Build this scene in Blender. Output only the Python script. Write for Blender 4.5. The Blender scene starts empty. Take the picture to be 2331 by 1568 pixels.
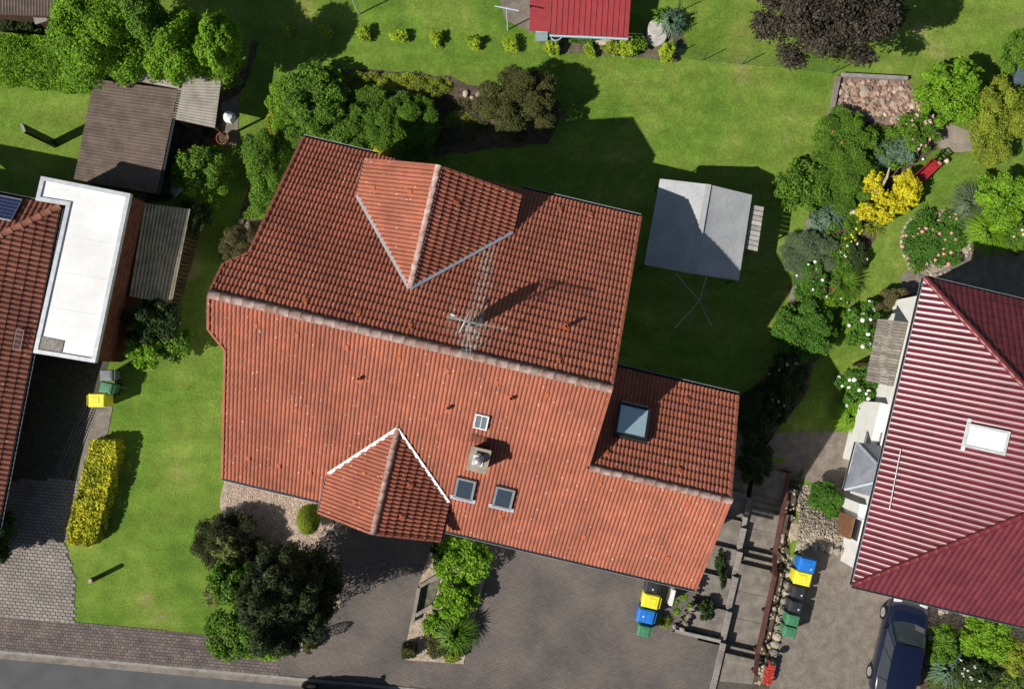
import bpy, bmesh, math, random
import numpy as np
from mathutils import Vector, Matrix
random.seed(7); RNG = np.random.default_rng(7)
scene = bpy.context.scene
COL = scene.collection
R = math.radians

# ------------------------------------------------------------------ camera
H, F, NX, NY = 37.8, 2040.0, 1190.0, 850.0       # camera height, focal length and nadir measured on the 2331x1568 photo
cam = bpy.data.cameras.new('camera'); camo = bpy.data.objects.new('camera', cam); COL.objects.link(camo)
camo.location = (0, 0, H); camo.rotation_euler = (0, 0, 0)
cam.sensor_fit = 'HORIZONTAL'; cam.sensor_width = 36; cam.lens = 36 * F / 2331
cam.shift_x = (1165.5 - NX) / 2331; cam.shift_y = (NY - 784) / 2331
cam.clip_end = 3000
scene.camera = camo
# ------------------------------------------------------------------ world, sun
SUN_EL, SUN_AZ = R(41.5), R(206.5)               # the sun stands at 206.5 deg (counted from +X)
w = bpy.data.worlds.new('World'); scene.world = w; w.use_nodes = True
nt = w.node_tree; bg = nt.nodes['Background']
sky = nt.nodes.new('ShaderNodeTexSky'); sky.sky_type = 'NISHITA'; sky.sun_disc = False
sky.sun_elevation = SUN_EL; sky.sun_rotation = R(90) - SUN_AZ
nt.links.new(sky.outputs[0], bg.inputs[0]); bg.inputs[1].default_value = 0.05
sl = bpy.data.lights.new('sun', 'SUN'); slo = bpy.data.objects.new('sun', sl); COL.objects.link(slo)
sl.energy = 5.0; sl.angle = R(0.5); sl.color = (1.0, 0.95, 0.87)
sd = Vector((math.cos(SUN_EL) * math.cos(SUN_AZ), math.cos(SUN_EL) * math.sin(SUN_AZ), math.sin(SUN_EL)))
slo.rotation_euler = sd.to_track_quat('Z', 'Y').to_euler(); slo.location = (-30, -20, 40)
scene.view_settings.view_transform = 'Standard'; scene.view_settings.look = 'None'
scene.view_settings.exposure = 0.06; scene.view_settings.gamma = 1.0
scene.view_settings.use_curve_mapping = False

# ------------------------------------------------------------------ coordinates
AN = R(13.26); CA, SA = math.cos(AN), math.sin(AN)
def uvp(u, v, z=0.0): return Vector((CA * u + SA * v, -SA * u + CA * v, z))
def to_uv(x, y): return CA * x - SA * y, SA * x + CA * y
UA, VA = uvp(1, 0), uvp(0, 1)
def sm(a, b, x):
    t = min(1, max(0, (x - a) / (b - a))); return t * t * (3 - 2 * t)
def P(px, py, z=0.0):
    t = (H - z) / F; return Vector(((px - NX) * t, -(py - NY) * t, z))
CURB_A, CURB_B = P(20.6, 1481), P(601, 1534)
CD = (CURB_B - CURB_A).normalized(); CN = Vector((-CD.y, CD.x, 0))   # along the kerb, and away from the road
def gz(x, y):
    u, v = to_uv(x, y)
    if (Vector((x, y, 0)) - CURB_A).dot(CN) < 0.9: return -0.25
    if u < 8.6:
        k = sm(-6, 2, u); d = 1.5 * ((1 - k) * sm(-5, 5, v) + k * sm(-5, 1, v))
    elif u < 12.9:
        d = 1.5 * sm(-9.2, -2.5, v) + 0.65 * (1 - sm(-3, -1, v))
    else:
        d = 1.5 * sm(-4.4, -1.6, v)
    return -d
def G(px, py, dz=0.0):
    z = 0.0
    for _ in range(6):
        p = P(px, py, z); z = gz(p.x, p.y)
    return P(px, py, z + dz) if dz == 0 else Vector((p.x, p.y, z + dz))

# ------------------------------------------------------------------ materials
MATS = {}
def nodes(m):
    m.use_nodes = True; return m.node_tree.nodes, m.node_tree.links, m.node_tree.nodes['Principled BSDF']
def ramp(n, stops):
    r = n.new('ShaderNodeValToRGB'); cr = r.color_ramp
    while len(cr.elements) < len(stops): cr.elements.new(0.5)
    for e, (p, c) in zip(cr.elements, stops): e.position = p; e.color = (*c, 1)
    return r
def mk(name, c1, c2=None, scale=6, rough=0.8, bump=0.0, bscale=None, island=0.0, metal=0.0, detail=4, spec=0.3, fine=None):
    """two-tone noise material; island = brightness spread between separate pieces"""
    if name in MATS: return MATS[name]
    m = bpy.data.materials.new(name); MATS[name] = m
    n, l, b = nodes(m)
    b.inputs['Roughness'].default_value = rough; b.inputs['Metallic'].default_value = metal
    b.inputs['Specular IOR Level'].default_value = spec
    c2 = c2 or tuple(x * 0.8 for x in c1)
    tc = n.new('ShaderNodeNewGeometry')
    nz = n.new('ShaderNodeTexNoise'); nz.inputs['Scale'].default_value = scale; nz.inputs['Detail'].default_value = detail
    l.new(tc.outputs['Position'], nz.inputs['Vector'])
    rp = ramp(n, [(0.36, c2), (0.64, c1)]); l.new(nz.outputs['Fac'], rp.inputs['Fac'])
    out = rp.outputs['Color']
    if fine:
        n2 = n.new('ShaderNodeTexNoise'); n2.inputs['Scale'].default_value = fine[0]; n2.inputs['Detail'].default_value = 2
        l.new(tc.outputs['Position'], n2.inputs['Vector'])
        mr = n.new('ShaderNodeMapRange'); mr.inputs[1].default_value = 0.3; mr.inputs[2].default_value = 0.7
        mr.inputs[3].default_value = 1 - fine[1]; mr.inputs[4].default_value = 1 + fine[1]
        l.new(n2.outputs['Fac'], mr.inputs[0])
        vm = n.new('ShaderNodeVectorMath'); vm.operation = 'SCALE'
        l.new(out, vm.inputs[0]); l.new(mr.outputs[0], vm.inputs['Scale']); out = vm.outputs[0]
    if island:
        oi = n.new('ShaderNodeObjectInfo'); ad = n.new('ShaderNodeMath'); ad.operation = 'ADD'
        l.new(tc.outputs['Random Per Island'], ad.inputs[0]); l.new(oi.outputs['Random'], ad.inputs[1])
        fr = n.new('ShaderNodeMath'); fr.operation = 'FRACT'; l.new(ad.outputs[0], fr.inputs[0])
        mr = n.new('ShaderNodeMapRange'); mr.inputs[3].default_value = 1 - island; mr.inputs[4].default_value = 1 + island
        l.new(fr.outputs[0], mr.inputs[0])
        vm = n.new('ShaderNodeVectorMath'); vm.operation = 'SCALE'
        l.new(out, vm.inputs[0]); l.new(mr.outputs[0], vm.inputs['Scale']); out = vm.outputs[0]
    l.new(out, b.inputs['Base Color'])
    if bump:
        bn = n.new('ShaderNodeTexNoise'); bn.inputs['Scale'].default_value = bscale or scale * 4; bn.inputs['Detail'].default_value = 3
        l.new(tc.outputs['Position'], bn.inputs['Vector'])
        bp = n.new('ShaderNodeBump'); bp.inputs['Strength'].default_value = bump; bp.inputs['Distance'].default_value = 0.03
        l.new(bn.outputs['Fac'], bp.inputs['Height']); l.new(bp.outputs['Normal'], b.inputs['Normal'])
    return m
def leafmat(name, dark, light, trans=0.25):
    if name in MATS: return MATS[name]
    m = bpy.data.materials.new(name); MATS[name] = m
    n, l, b = nodes(m)
    g = n.new('ShaderNodeNewGeometry'); rp = ramp(n, [(0.0, dark), (0.55, tuple((a + c) / 2 for a, c in zip(dark, light))), (1.0, light)])
    nz = n.new('ShaderNodeTexNoise'); nz.inputs['Scale'].default_value = 1.3; nz.inputs['Detail'].default_value = 2
    l.new(g.outputs['Position'], nz.inputs['Vector'])
    ma = n.new('ShaderNodeMath'); ma.operation = 'MULTIPLY_ADD'; ma.inputs[1].default_value = 0.6
    l.new(g.outputs['Random Per Island'], ma.inputs[0])
    m2 = n.new('ShaderNodeMath'); m2.operation = 'MULTIPLY_ADD'; m2.inputs[1].default_value = 1.1; m2.inputs[2].default_value = -0.35
    l.new(nz.outputs['Fac'], m2.inputs[0]); l.new(m2.outputs[0], ma.inputs[2]); l.new(ma.outputs[0], rp.inputs['Fac'])
    l.new(rp.outputs[0], b.inputs['Base Color']); b.inputs['Roughness'].default_value = 0.6
    b.inputs['Specular IOR Level'].default_value = 0.25
    t = n.new('ShaderNodeBsdfTranslucent'); l.new(rp.outputs[0], t.inputs[0])
    mx = n.new('ShaderNodeMixShader'); mx.inputs[0].default_value = trans
    l.new(b.outputs[0], mx.inputs[1]); l.new(t.outputs[0], mx.inputs[2])
    l.new(mx.outputs[0], n['Material Output'].inputs['Surface'])
    return m
def tilemat(name, stops, rough, lichen=0.0, streak=None, spec=0.3, coat=0.0):
    m = bpy.data.materials.new(name); MATS[name] = m
    n, l, b = nodes(m)
    g = n.new('ShaderNodeNewGeometry'); oi = n.new('ShaderNodeObjectInfo')
    ad = n.new('ShaderNodeMath'); ad.operation = 'ADD'; l.new(g.outputs['Random Per Island'], ad.inputs[0]); l.new(oi.outputs['Random'], ad.inputs[1])
    fr = n.new('ShaderNodeMath'); fr.operation = 'FRACT'; l.new(ad.outputs[0], fr.inputs[0])
    rp = ramp(n, stops); l.new(fr.outputs[0], rp.inputs['Fac']); out = rp.outputs['Color']
    nz = n.new('ShaderNodeTexNoise'); nz.inputs['Scale'].default_value = 3.0; nz.inputs['Detail'].default_value = 6; nz.inputs['Roughness'].default_value = 0.7
    l.new(g.outputs['Position'], nz.inputs['Vector'])
    mr = n.new('ShaderNodeMapRange'); mr.inputs[1].default_value = 0.3; mr.inputs[2].default_value = 0.7; mr.inputs[3].default_value = 0.84; mr.inputs[4].default_value = 1.14
    l.new(nz.outputs['Fac'], mr.inputs[0])
    vm = n.new('ShaderNodeVectorMath'); vm.operation = 'SCALE'; l.new(out, vm.inputs[0]); l.new(mr.outputs[0], vm.inputs['Scale']); out = vm.outputs[0]
    n9 = n.new('ShaderNodeTexNoise'); n9.inputs['Scale'].default_value = 0.55; n9.inputs['Detail'].default_value = 7; n9.inputs['Roughness'].default_value = 0.65; l.new(g.outputs['Position'], n9.inputs['Vector'])
    m9 = n.new('ShaderNodeMapRange'); m9.inputs[1].default_value = 0.35; m9.inputs[2].default_value = 0.65; m9.inputs[3].default_value = 0.80; m9.inputs[4].default_value = 1.12; l.new(n9.outputs['Fac'], m9.inputs[0])
    v9 = n.new('ShaderNodeVectorMath'); v9.operation = 'SCALE'; l.new(out, v9.inputs[0]); l.new(m9.outputs[0], v9.inputs['Scale']); out = v9.outputs[0]
    if lichen:
        vo = n.new('ShaderNodeTexVoronoi'); vo.inputs['Scale'].default_value = 5.5; l.new(g.outputs['Position'], vo.inputs['Vector'])
        lt = n.new('ShaderNodeMath'); lt.operation = 'LESS_THAN'; lt.inputs[1].default_value = 0.17; l.new(vo.outputs['Distance'], lt.inputs[0])
        sc = n.new('ShaderNodeSeparateColor'); l.new(vo.outputs['Color'], sc.inputs[0])
        gt = n.new('ShaderNodeMath'); gt.operation = 'GREATER_THAN'; gt.inputs[1].default_value = 1 - lichen; l.new(sc.outputs[0], gt.inputs[0])
        mu = n.new('ShaderNodeMath'); mu.operation = 'MULTIPLY'; l.new(lt.outputs[0], mu.inputs[0]); l.new(gt.outputs[0], mu.inputs[1])
        mu2 = n.new('ShaderNodeMath'); mu2.operation = 'MULTIPLY'; mu2.inputs[1].default_value = 0.75; l.new(mu.outputs[0], mu2.inputs[0])
        mx = n.new('ShaderNodeMix'); mx.data_type = 'RGBA'; mx.inputs[7].default_value = (0.62, 0.55, 0.45, 1)
        l.new(mu2.outputs[0], mx.inputs[0]); l.new(out, mx.inputs[6]); out = mx.outputs[2]
    for (a, q, wd) in (streak or []):                     # bird droppings and lichen below the aerial
        a = Vector((a.x, a.y, 0)); q = Vector((q.x, q.y, 0)); d = (q - a).normalized(); nn = Vector((-d.y, d.x, 0))
        def lin(vec, off):
            dp = n.new('ShaderNodeVectorMath'); dp.operation = 'DOT_PRODUCT'; dp.inputs[1].default_value = vec
            l.new(g.outputs['Position'], dp.inputs[0])
            s = n.new('ShaderNodeMath'); s.operation = 'SUBTRACT'; s.inputs[1].default_value = off; l.new(dp.outputs['Value'], s.inputs[0])
            ab = n.new('ShaderNodeMath'); ab.operation = 'ABSOLUTE'; l.new(s.outputs[0], ab.inputs[0]); return ab
        mid = (a + q) / 2; hl = (q - a).length / 2
        x1 = lin(nn, nn.dot(a)); x2 = lin(d, d.dot(mid))
        r1 = n.new('ShaderNodeMapRange'); r1.inputs[1].default_value = 0; r1.inputs[2].default_value = wd; r1.inputs[3].default_value = 1; r1.inputs[4].default_value = 0; l.new(x1.outputs[0], r1.inputs[0])
        r2 = n.new('ShaderNodeMapRange'); r2.inputs[1].default_value = hl * 0.7; r2.inputs[2].default_value = hl * 1.1; r2.inputs[3].default_value = 1; r2.inputs[4].default_value = 0; l.new(x2.outputs[0], r2.inputs[0])
        mu = n.new('ShaderNodeMath'); mu.operation = 'MULTIPLY'; l.new(r1.outputs[0], mu.inputs[0]); l.new(r2.outputs[0], mu.inputs[1])
        n3 = n.new('ShaderNodeTexNoise'); n3.inputs['Scale'].default_value = 9; n3.inputs['Detail'].default_value = 5; l.new(g.outputs['Position'], n3.inputs['Vector'])
        r3 = n.new('ShaderNodeMapRange'); r3.inputs[1].default_value = 0.42; r3.inputs[2].default_value = 0.58; r3.inputs[4].default_value = 0.95; l.new(n3.outputs['Fac'], r3.inputs[0])
        mu2 = n.new('ShaderNodeMath'); mu2.operation = 'MULTIPLY'; l.new(mu.outputs[0], mu2.inputs[0]); l.new(r3.outputs[0], mu2.inputs[1])
        mx = n.new('ShaderNodeMix'); mx.data_type = 'RGBA'; mx.inputs[7].default_value = (0.47, 0.40, 0.33, 1)
        l.new(mu2.outputs[0], mx.inputs[0]); l.new(out, mx.inputs[6]); out = mx.outputs[2]
    l.new(out, b.inputs['Base Color']); b.inputs['Roughness'].default_value = rough; b.inputs['Specular IOR Level'].default_value = spec
    b.inputs['Coat Weight'].default_value = coat; b.inputs['Coat Roughness'].default_value = 0.24
    return m
def glassmat(name, col, rough=0.05):
    m = bpy.data.materials.new(name); MATS[name] = m
    n, l, b = nodes(m); b.inputs['Base Color'].default_value = (*col, 1); b.inputs['Roughness'].default_value = rough
    b.inputs['Specular IOR Level'].default_value = 1.0; b.inputs['Coat Weight'].default_value = 1.0; b.inputs['Coat Roughness'].default_value = 0.02
    return m
def grassmat():
    m = bpy.data.materials.new('lawn'); MATS['lawn'] = m
    n, l, b = nodes(m); b.inputs['Roughness'].default_value = 0.9; b.inputs['Specular IOR Level'].default_value = 0.1
    g = n.new('ShaderNodeNewGeometry')
    def noise(s, d=4, r=0.6, st=None):
        x = n.new('ShaderNodeTexNoise'); x.inputs['Scale'].default_value = s; x.inputs['Detail'].default_value = d; x.inputs['Roughness'].default_value = r
        if st:
            mp = n.new('ShaderNodeMapping'); mp.inputs['Rotation'].default_value = (0, 0, st[0]); mp.inputs['Scale'].default_value = (st[1], 1, 1)
            l.new(g.outputs['Position'], mp.inputs['Vector']); l.new(mp.outputs[0], x.inputs['Vector'])
        else: l.new(g.outputs['Position'], x.inputs['Vector'])
        return x
    a = noise(0.33, 5, 0.65); rp = ramp(n, [(0.28, (0.092, 0.185, 0.024)), (0.46, (0.142, 0.240, 0.032)), (0.61, (0.195, 0.272, 0.046)), (0.72, (0.32, 0.305, 0.118))])
    l.new(a.outputs['Fac'], rp.inputs['Fac'])
    c = noise(1.4, 5, 0.7); mr = n.new('ShaderNodeMapRange'); mr.inputs[1].default_value = 0.3; mr.inputs[2].default_value = 0.7; mr.inputs[3].default_value = 0.8; mr.inputs[4].default_value = 1.2
    l.new(c.outputs['Fac'], mr.inputs[0])
    f = noise(13, 5, 0.85); mf = n.new('ShaderNodeMapRange'); mf.inputs[1].default_value = 0.3; mf.inputs[2].default_value = 0.7; mf.inputs[3].default_value = 0.5; mf.inputs[4].default_value = 1.5
    l.new(f.outputs['Fac'], mf.inputs[0])
    s = noise(1.1, 2, 0.5, (R(-8), 0.12)); ms = n.new('ShaderNodeMapRange'); ms.inputs[1].default_value = 0.35; ms.inputs[2].default_value = 0.65; ms.inputs[3].default_value = 0.9; ms.inputs[4].default_value = 1.1
    l.new(s.outputs['Fac'], ms.inputs[0])
    k = n.new('ShaderNodeMath'); k.operation = 'MULTIPLY'; l.new(mr.outputs[0], k.inputs[0]); l.new(mf.outputs[0], k.inputs[1])
    k2 = n.new('ShaderNodeMath'); k2.operation = 'MULTIPLY'; l.new(k.outputs[0], k2.inputs[0]); l.new(ms.outputs[0], k2.inputs[1])
    vm = n.new('ShaderNodeVectorMath'); vm.operation = 'SCALE'; l.new(rp.outputs[0], vm.inputs[0]); l.new(k2.outputs[0], vm.inputs['Scale'])
    l.new(vm.outputs[0], b.inputs['Base Color'])
    bn = noise(28, 3, 0.8); bp = n.new('ShaderNodeBump'); bp.inputs['Strength'].default_value = 0.8; bp.inputs['Distance'].default_value = 0.04
    l.new(bn.outputs['Fac'], bp.inputs['Height']); l.new(bp.outputs[0], b.inputs['Normal'])
    return m
LAWN = grassmat()
PLASTER = mk('white_plaster', (0.80, 0.79, 0.76), (0.72, 0.71, 0.68), 3, 0.9)
CREAM = mk('cream_plaster', (0.62, 0.56, 0.46), (0.55, 0.5, 0.42), 3, 0.9)
ZINC = mk('zinc', (0.62, 0.64, 0.67), (0.50, 0.52, 0.55), 5, 0.45, metal=0.3)
LEAD = mk('lead', (0.42, 0.46, 0.52), (0.34, 0.38, 0.44), 6, 0.6)
WHITE = mk('white_paint', (0.80, 0.81, 0.82), (0.74, 0.75, 0.77), 4, 0.5)
MEMBRANE = mk('roof_membrane', (0.84, 0.85, 0.86), (0.74, 0.74, 0.73), 0.45, 0.6, detail=5, fine=(5, .03))
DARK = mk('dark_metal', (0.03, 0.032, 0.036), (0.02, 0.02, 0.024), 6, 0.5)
BLACK = mk('black', (0.012, 0.012, 0.013), None, 6, 0.7)
STEEL = mk('galvanised', (0.60, 0.60, 0.58), (0.45, 0.45, 0.44), 8, 0.4, metal=0.5)
WOODG = mk('grey_wood', (0.27, 0.24, 0.20), (0.19, 0.165, 0.14), 5, 0.85, 0.3, 30, island=0.2)
WOODB = mk('brown_wood', (0.10, 0.055, 0.035), (0.06, 0.035, 0.022), 5, 0.8, 0.2, 30, island=0.25)
WOODRED = mk('handrail_brown', (0.13, 0.055, 0.045), (0.09, 0.04, 0.032), 5, 0.6)
BARK = mk('bark', (0.12, 0.085, 0.055), (0.06, 0.045, 0.03), 10, 0.9, 0.5, 25)
SOIL = mk('soil', (0.13, 0.095, 0.065), (0.065, 0.05, 0.035), 4, 0.95, 0.8, 18, fine=(20, 0.35))
TAN = mk('tan_gravel', (0.50, 0.40, 0.32), (0.34, 0.265, 0.205), 5, 0.95, 0.8, 22, fine=(28, 0.4))
GRIT = mk('grey_grit', (0.25, 0.215, 0.18), (0.175, 0.15, 0.125), 2.5, 0.95, 0.5, 30, fine=(30, 0.3))
SAND = mk('sandy_path', (0.34, 0.29, 0.23), (0.26, 0.22, 0.175), 3, 0.95, 0.5, 20, fine=(25, 0.25))
ASPHALT = mk('asphalt', (0.105, 0.105, 0.11), (0.085, 0.086, 0.09), 1.2, 0.85, 0.3, 60, fine=(50, 0.15))
CONC = mk('concrete', (0.33, 0.315, 0.29), (0.24, 0.23, 0.21), 3, 0.9, 0.3, 25, fine=(30, 0.15))
CONCD = mk('weathered_concrete', (0.255, 0.222, 0.188), (0.165, 0.146, 0.126), 2.5, 0.9, 0.4, 25, fine=(30, 0.25))
MORTAR = mk('joint_sand', (0.115, 0.098, 0.085), (0.085, 0.074, 0.064), 4, 0.95)
PAVER = mk('brown_paver', (0.172, 0.145, 0.126), (0.112, 0.098, 0.092), 0.55, 0.85, 0.2, 60, island=0.08, fine=(30, 0.15))
PAVERG = mk('grey_paver', (0.33, 0.295, 0.262), (0.24, 0.215, 0.196), 0.8, 0.85, 0.2, 60, island=0.14, fine=(30, 0.12))
PAVERR = mk('reddish_paver', (0.180, 0.142, 0.126), (0.125, 0.102, 0.095), 0.9, 0.85, 0.2, 60, island=0.22, fine=(30, 0.12))
STONE = mk('pale_stone', (0.50, 0.43, 0.33), (0.34, 0.29, 0.23), 4, 0.9, 0.4, 20, island=0.3)
STONER = mk('reddish_stone', (0.43, 0.29, 0.215), (0.28, 0.185, 0.145), 4, 0.9, 0.4, 20, island=0.35)
STONEG = mk('grey_stone', (0.30, 0.265, 0.225), (0.18, 0.16, 0.135), 4, 0.9, 0.4, 20, island=0.3)
BRICKW = mk('brick_red', (0.17, 0.062, 0.038), (0.11, 0.042, 0.028), 5, 0.9, island=0.3)
TERRA = mk('terracotta', (0.52, 0.20, 0.10), (0.42, 0.15, 0.075), 6, 0.8)
ORANGE = mk('new_orange_tile', (0.50, 0.14, 0.06), (0.40, 0.11, 0.05), 6, 0.7)
PINKRIDGE = mk('weathered_ridge', (0.54, 0.42, 0.375), (0.35, 0.19, 0.145), 5, 0.9, 0.2, 20, detail=6)
def glossy(name, c, rough=0.35): return mk(name, c, tuple(x * 0.9 for x in c), 3, rough, spec=0.5)
GLASS = glassmat('window_glass', (0.03, 0.045, 0.06))
GLASS_SKY = glassmat('pale_window_glass', (0.50, 0.68, 0.76), 0.15)  # sky-blue reflection painted into the pane's base colour
BLIND = mk('white_blind', (0.8, 0.82, 0.83), None, 3, 0.5)

# ------------------------------------------------------------------ mesh helpers
BASE = {}
def tag(o, label=None, cat=None, group=None, kind=None):
    for k, x in (('label', label), ('category', cat), ('group', group), ('kind', kind)):
        if x: o[k] = x
    return o
def thing(name, loc, label, cat, group=None):
    o = bpy.data.objects.new(name, None); COL.objects.link(o); o.location = loc; o.empty_display_size = 0.3
    BASE[o] = Vector(loc); return tag(o, label, cat, group)
def link(name, me, mat, parent=None, base=None):
    o = bpy.data.objects.new(name, me); COL.objects.link(o)
    if mat: me.materials.clear(); me.materials.append(mat)
    if parent: o.parent = parent; BASE[o] = BASE[parent]
    else:
        BASE[o] = Vector(base) if base is not None else Vector((0, 0, 0)); o.location = BASE[o]
    return o
def mesh_np(name, V, Fq, mat, parent=None, base=None, smooth=False):
    """V (n,3) world coordinates, Fq (m,k) faces all of k corners"""
    V = np.asarray(V, dtype=np.float32); Fq = np.asarray(Fq, dtype=np.int32)
    if parent: b = BASE[parent]
    elif base is not None: b = Vector(base)
    else: b = Vector(((V[:, 0].min() + V[:, 0].max()) / 2, (V[:, 1].min() + V[:, 1].max()) / 2, V[:, 2].min()))
    me = bpy.data.meshes.new(name); k = Fq.shape[1]; m = len(Fq)
    me.vertices.add(len(V)); me.vertices.foreach_set('co', (V - np.array(b, dtype=np.float32)).ravel())
    me.loops.add(m * k); me.loops.foreach_set('vertex_index', Fq.ravel())
    me.polygons.add(m); me.polygons.foreach_set('loop_start', np.arange(0, m * k, k, dtype=np.int32))
    me.polygons.foreach_set('loop_total', np.full(m, k, dtype=np.int32))
    me.polygons.foreach_set('use_smooth', np.full(m, bool(smooth), dtype=bool))
    me.update(calc_edges=True); me.validate()
    return link(name, me, mat, parent, b)
class MB:
    def __init__(s): s.v = []; s.f = []
    def add(s, vs, fs):
        o = len(s.v); s.v += [Vector(x) for x in vs]; s.f += [[i + o for i in f] for f in fs]; return s
    def hexa(s, b, t):                               # 4 bottom + 4 top corners (counter-clockwise)
        return s.add(list(b) + list(t), [(3, 2, 1, 0), (4, 5, 6, 7), (0, 1, 5, 4), (1, 2, 6, 5), (2, 3, 7, 6), (3, 0, 4, 7)])
    def prism(s, poly, z0, z1):
        n = len(poly); b = [(p[0], p[1], z0) for p in poly]; t = [(p[0], p[1], z1) for p in poly]
        return s.add(b + t, [list(range(n))[::-1], list(range(n, 2 * n))] + [(i, (i + 1) % n, n + (i + 1) % n, n + i) for i in range(n)])
    def box(s, c, ax, ay, az, hx, hy, hz):           # centre, axes, half sizes
        c = Vector(c); x, y, z = Vector(ax) * hx, Vector(ay) * hy, Vector(az) * hz
        return s.hexa([c - x - y - z, c + x - y - z, c + x + y - z, c - x + y - z], [c - x - y + z, c + x - y + z, c + x + y + z, c - x + y + z])
    def bar(s, p, q, wd, ht, up=(0, 0, 1)):
        p, q = Vector(p), Vector(q); d = (q - p); L = d.length; d /= L; up = Vector(up)
        sd_ = d.cross(up)
        if sd_.length < 1e-4: sd_ = d.cross(Vector((1, 0, 0)))
        sd_.normalize(); up = sd_.cross(d).normalized()
        return s.box((p + q) / 2, d, sd_, up, L / 2, wd / 2, ht / 2)
    def tube(s, pts, rad, n=8, cap=True):
        pts = [Vector(p) for p in pts]; rad = rad if isinstance(rad, (list, tuple)) else [rad] * len(pts); o = len(s.v)
        for i, p in enumerate(pts):
            d = (pts[min(i + 1, len(pts) - 1)] - pts[max(i - 1, 0)]).normalized()
            a = d.cross(Vector((0, 0, 1)))
            if a.length < 0.01: a = Vector((1, 0, 0))
            a.normalize(); b = d.cross(a)
            s.v += [p + (a * math.cos(t) + b * math.sin(t)) * rad[i] for t in (2 * math.pi * k / n for k in range(n))]
        for i in range(len(pts) - 1):
            for k in range(n): s.f.append([o + i * n + k, o + i * n + (k + 1) % n, o + (i + 1) * n + (k + 1) % n, o + (i + 1) * n + k])
        if cap: s.f.append([o + k for k in range(n)][::-1]); s.f.append([o + (len(pts) - 1) * n + k for k in range(n)])
        return s
    def lathe(s, c, prof, n=20):                      # prof [(r,z)], closed ends if r=0
        c = Vector(c); o = len(s.v)
        for r_, z in prof: s.v += [c + Vector((r_ * math.cos(2 * math.pi * k / n), r_ * math.sin(2 * math.pi * k / n), z)) for k in range(n)]
        for i in range(len(prof) - 1):
            for k in range(n): s.f.append([o + i * n + k, o + i * n + (k + 1) % n, o + (i + 1) * n + (k + 1) % n, o + (i + 1) * n + k])
        return s
    def build(s, name, mat, parent=None, smooth=False, base=None, bevel=0.0):
        if parent: b = BASE[parent]
        elif base is not None: b = Vector(base)
        else:
            xs = [v.x for v in s.v]; ys = [v.y for v in s.v]; b = Vector(((min(xs) + max(xs)) / 2, (min(ys) + max(ys)) / 2, min(v.z for v in s.v)))
        me = bpy.data.meshes.new(name); me.from_pydata([tuple(v - b) for v in s.v], [], s.f)
        if smooth: me.polygons.foreach_set('use_smooth', [True] * len(me.polygons))
        me.update(); o = link(name, me, mat, parent, b)
        if bevel:
            md = o.modifiers.new('bevel', 'BEVEL'); md.width = bevel; md.segments = 2; md.limit_method = 'ANGLE'
        return o
def inst(name, me, M4, parent=None, mat=None):       # one more object on shared mesh data; M4 in world space
    o = bpy.data.objects.new(name, me); COL.objects.link(o)
    if mat and not me.materials: me.materials.append(mat)
    if parent:
        o.parent = parent; M4 = Matrix.Translation(-BASE[parent]) @ M4; BASE[o] = BASE[parent]
    o.matrix_local = M4; return o
def frame(o, x, y, z):                               # matrix from origin and axes
    M4 = Matrix.Identity(4)
    for i, a in enumerate((Vector(x), Vector(y), Vector(z))): M4[0][i], M4[1][i], M4[2][i] = a
    M4.translation = Vector(o); return M4
def pip(px, py, poly):
    px = np.asarray(px); py = np.asarray(py); ins = np.zeros(px.shape, bool); n = len(poly)
    for i in range(n):
        x1, y1 = poly[i][0], poly[i][1]; x2, y2 = poly[(i + 1) % n][0], poly[(i + 1) % n][1]
        c = ((y1 > py) != (y2 > py)) & (px < (x2 - x1) * (py - y1) / (y2 - y1 + 1e-12) + x1); ins ^= c
    return ins
def DP(pts): return [G(*p) for p in pts]             # photo outline -> points on the ground
def patch(name, pts, mat, dz=0.008, res=0.6, kind='structure', wob=0.0, flat=False):
    w3 = [P(*p) for p in pts] if flat else DP(pts); bm = bmesh.new()
    if wob:
        q = []
        for i in range(len(w3)):
            a, b = w3[i], w3[(i + 1) % len(w3)]; k = max(1, int((b - a).length / 0.35))
            for j in range(k): q.append(a.lerp(b, j / k) + Vector((random.uniform(-wob, wob), random.uniform(-wob, wob), 0)))
        w3 = q
    f = bm.faces.new([bm.verts.new((p.x, p.y, 0)) for p in w3])
    bmesh.ops.triangulate(bm, faces=[f])
    xs = [p.x for p in w3]; ys = [p.y for p in w3]
    for ax, lo, hi in ((0, min(xs), max(xs)), (1, min(ys), max(ys))):
        for k in range(1, int((hi - lo) / res) + 1):
            co = [0, 0, 0]; co[ax] = lo + k * res; no = [0, 0, 0]; no[ax] = 1
            bmesh.ops.bisect_plane(bm, geom=bm.verts[:] + bm.edges[:] + bm.faces[:], plane_co=co, plane_no=no)
    for v in bm.verts: v.co.z = dz if flat else gz(v.co.x, v.co.y) + dz
    bmesh.ops.recalc_face_normals(bm, faces=bm.faces[:])
    if bm.faces and sum(f.normal.z for f in bm.faces) < 0: bmesh.ops.reverse_faces(bm, faces=bm.faces[:])
    me = bpy.data.meshes.new(name); bm.to_mesh(me); bm.free()
    return tag(link(name, me, mat), kind=kind)
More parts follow.
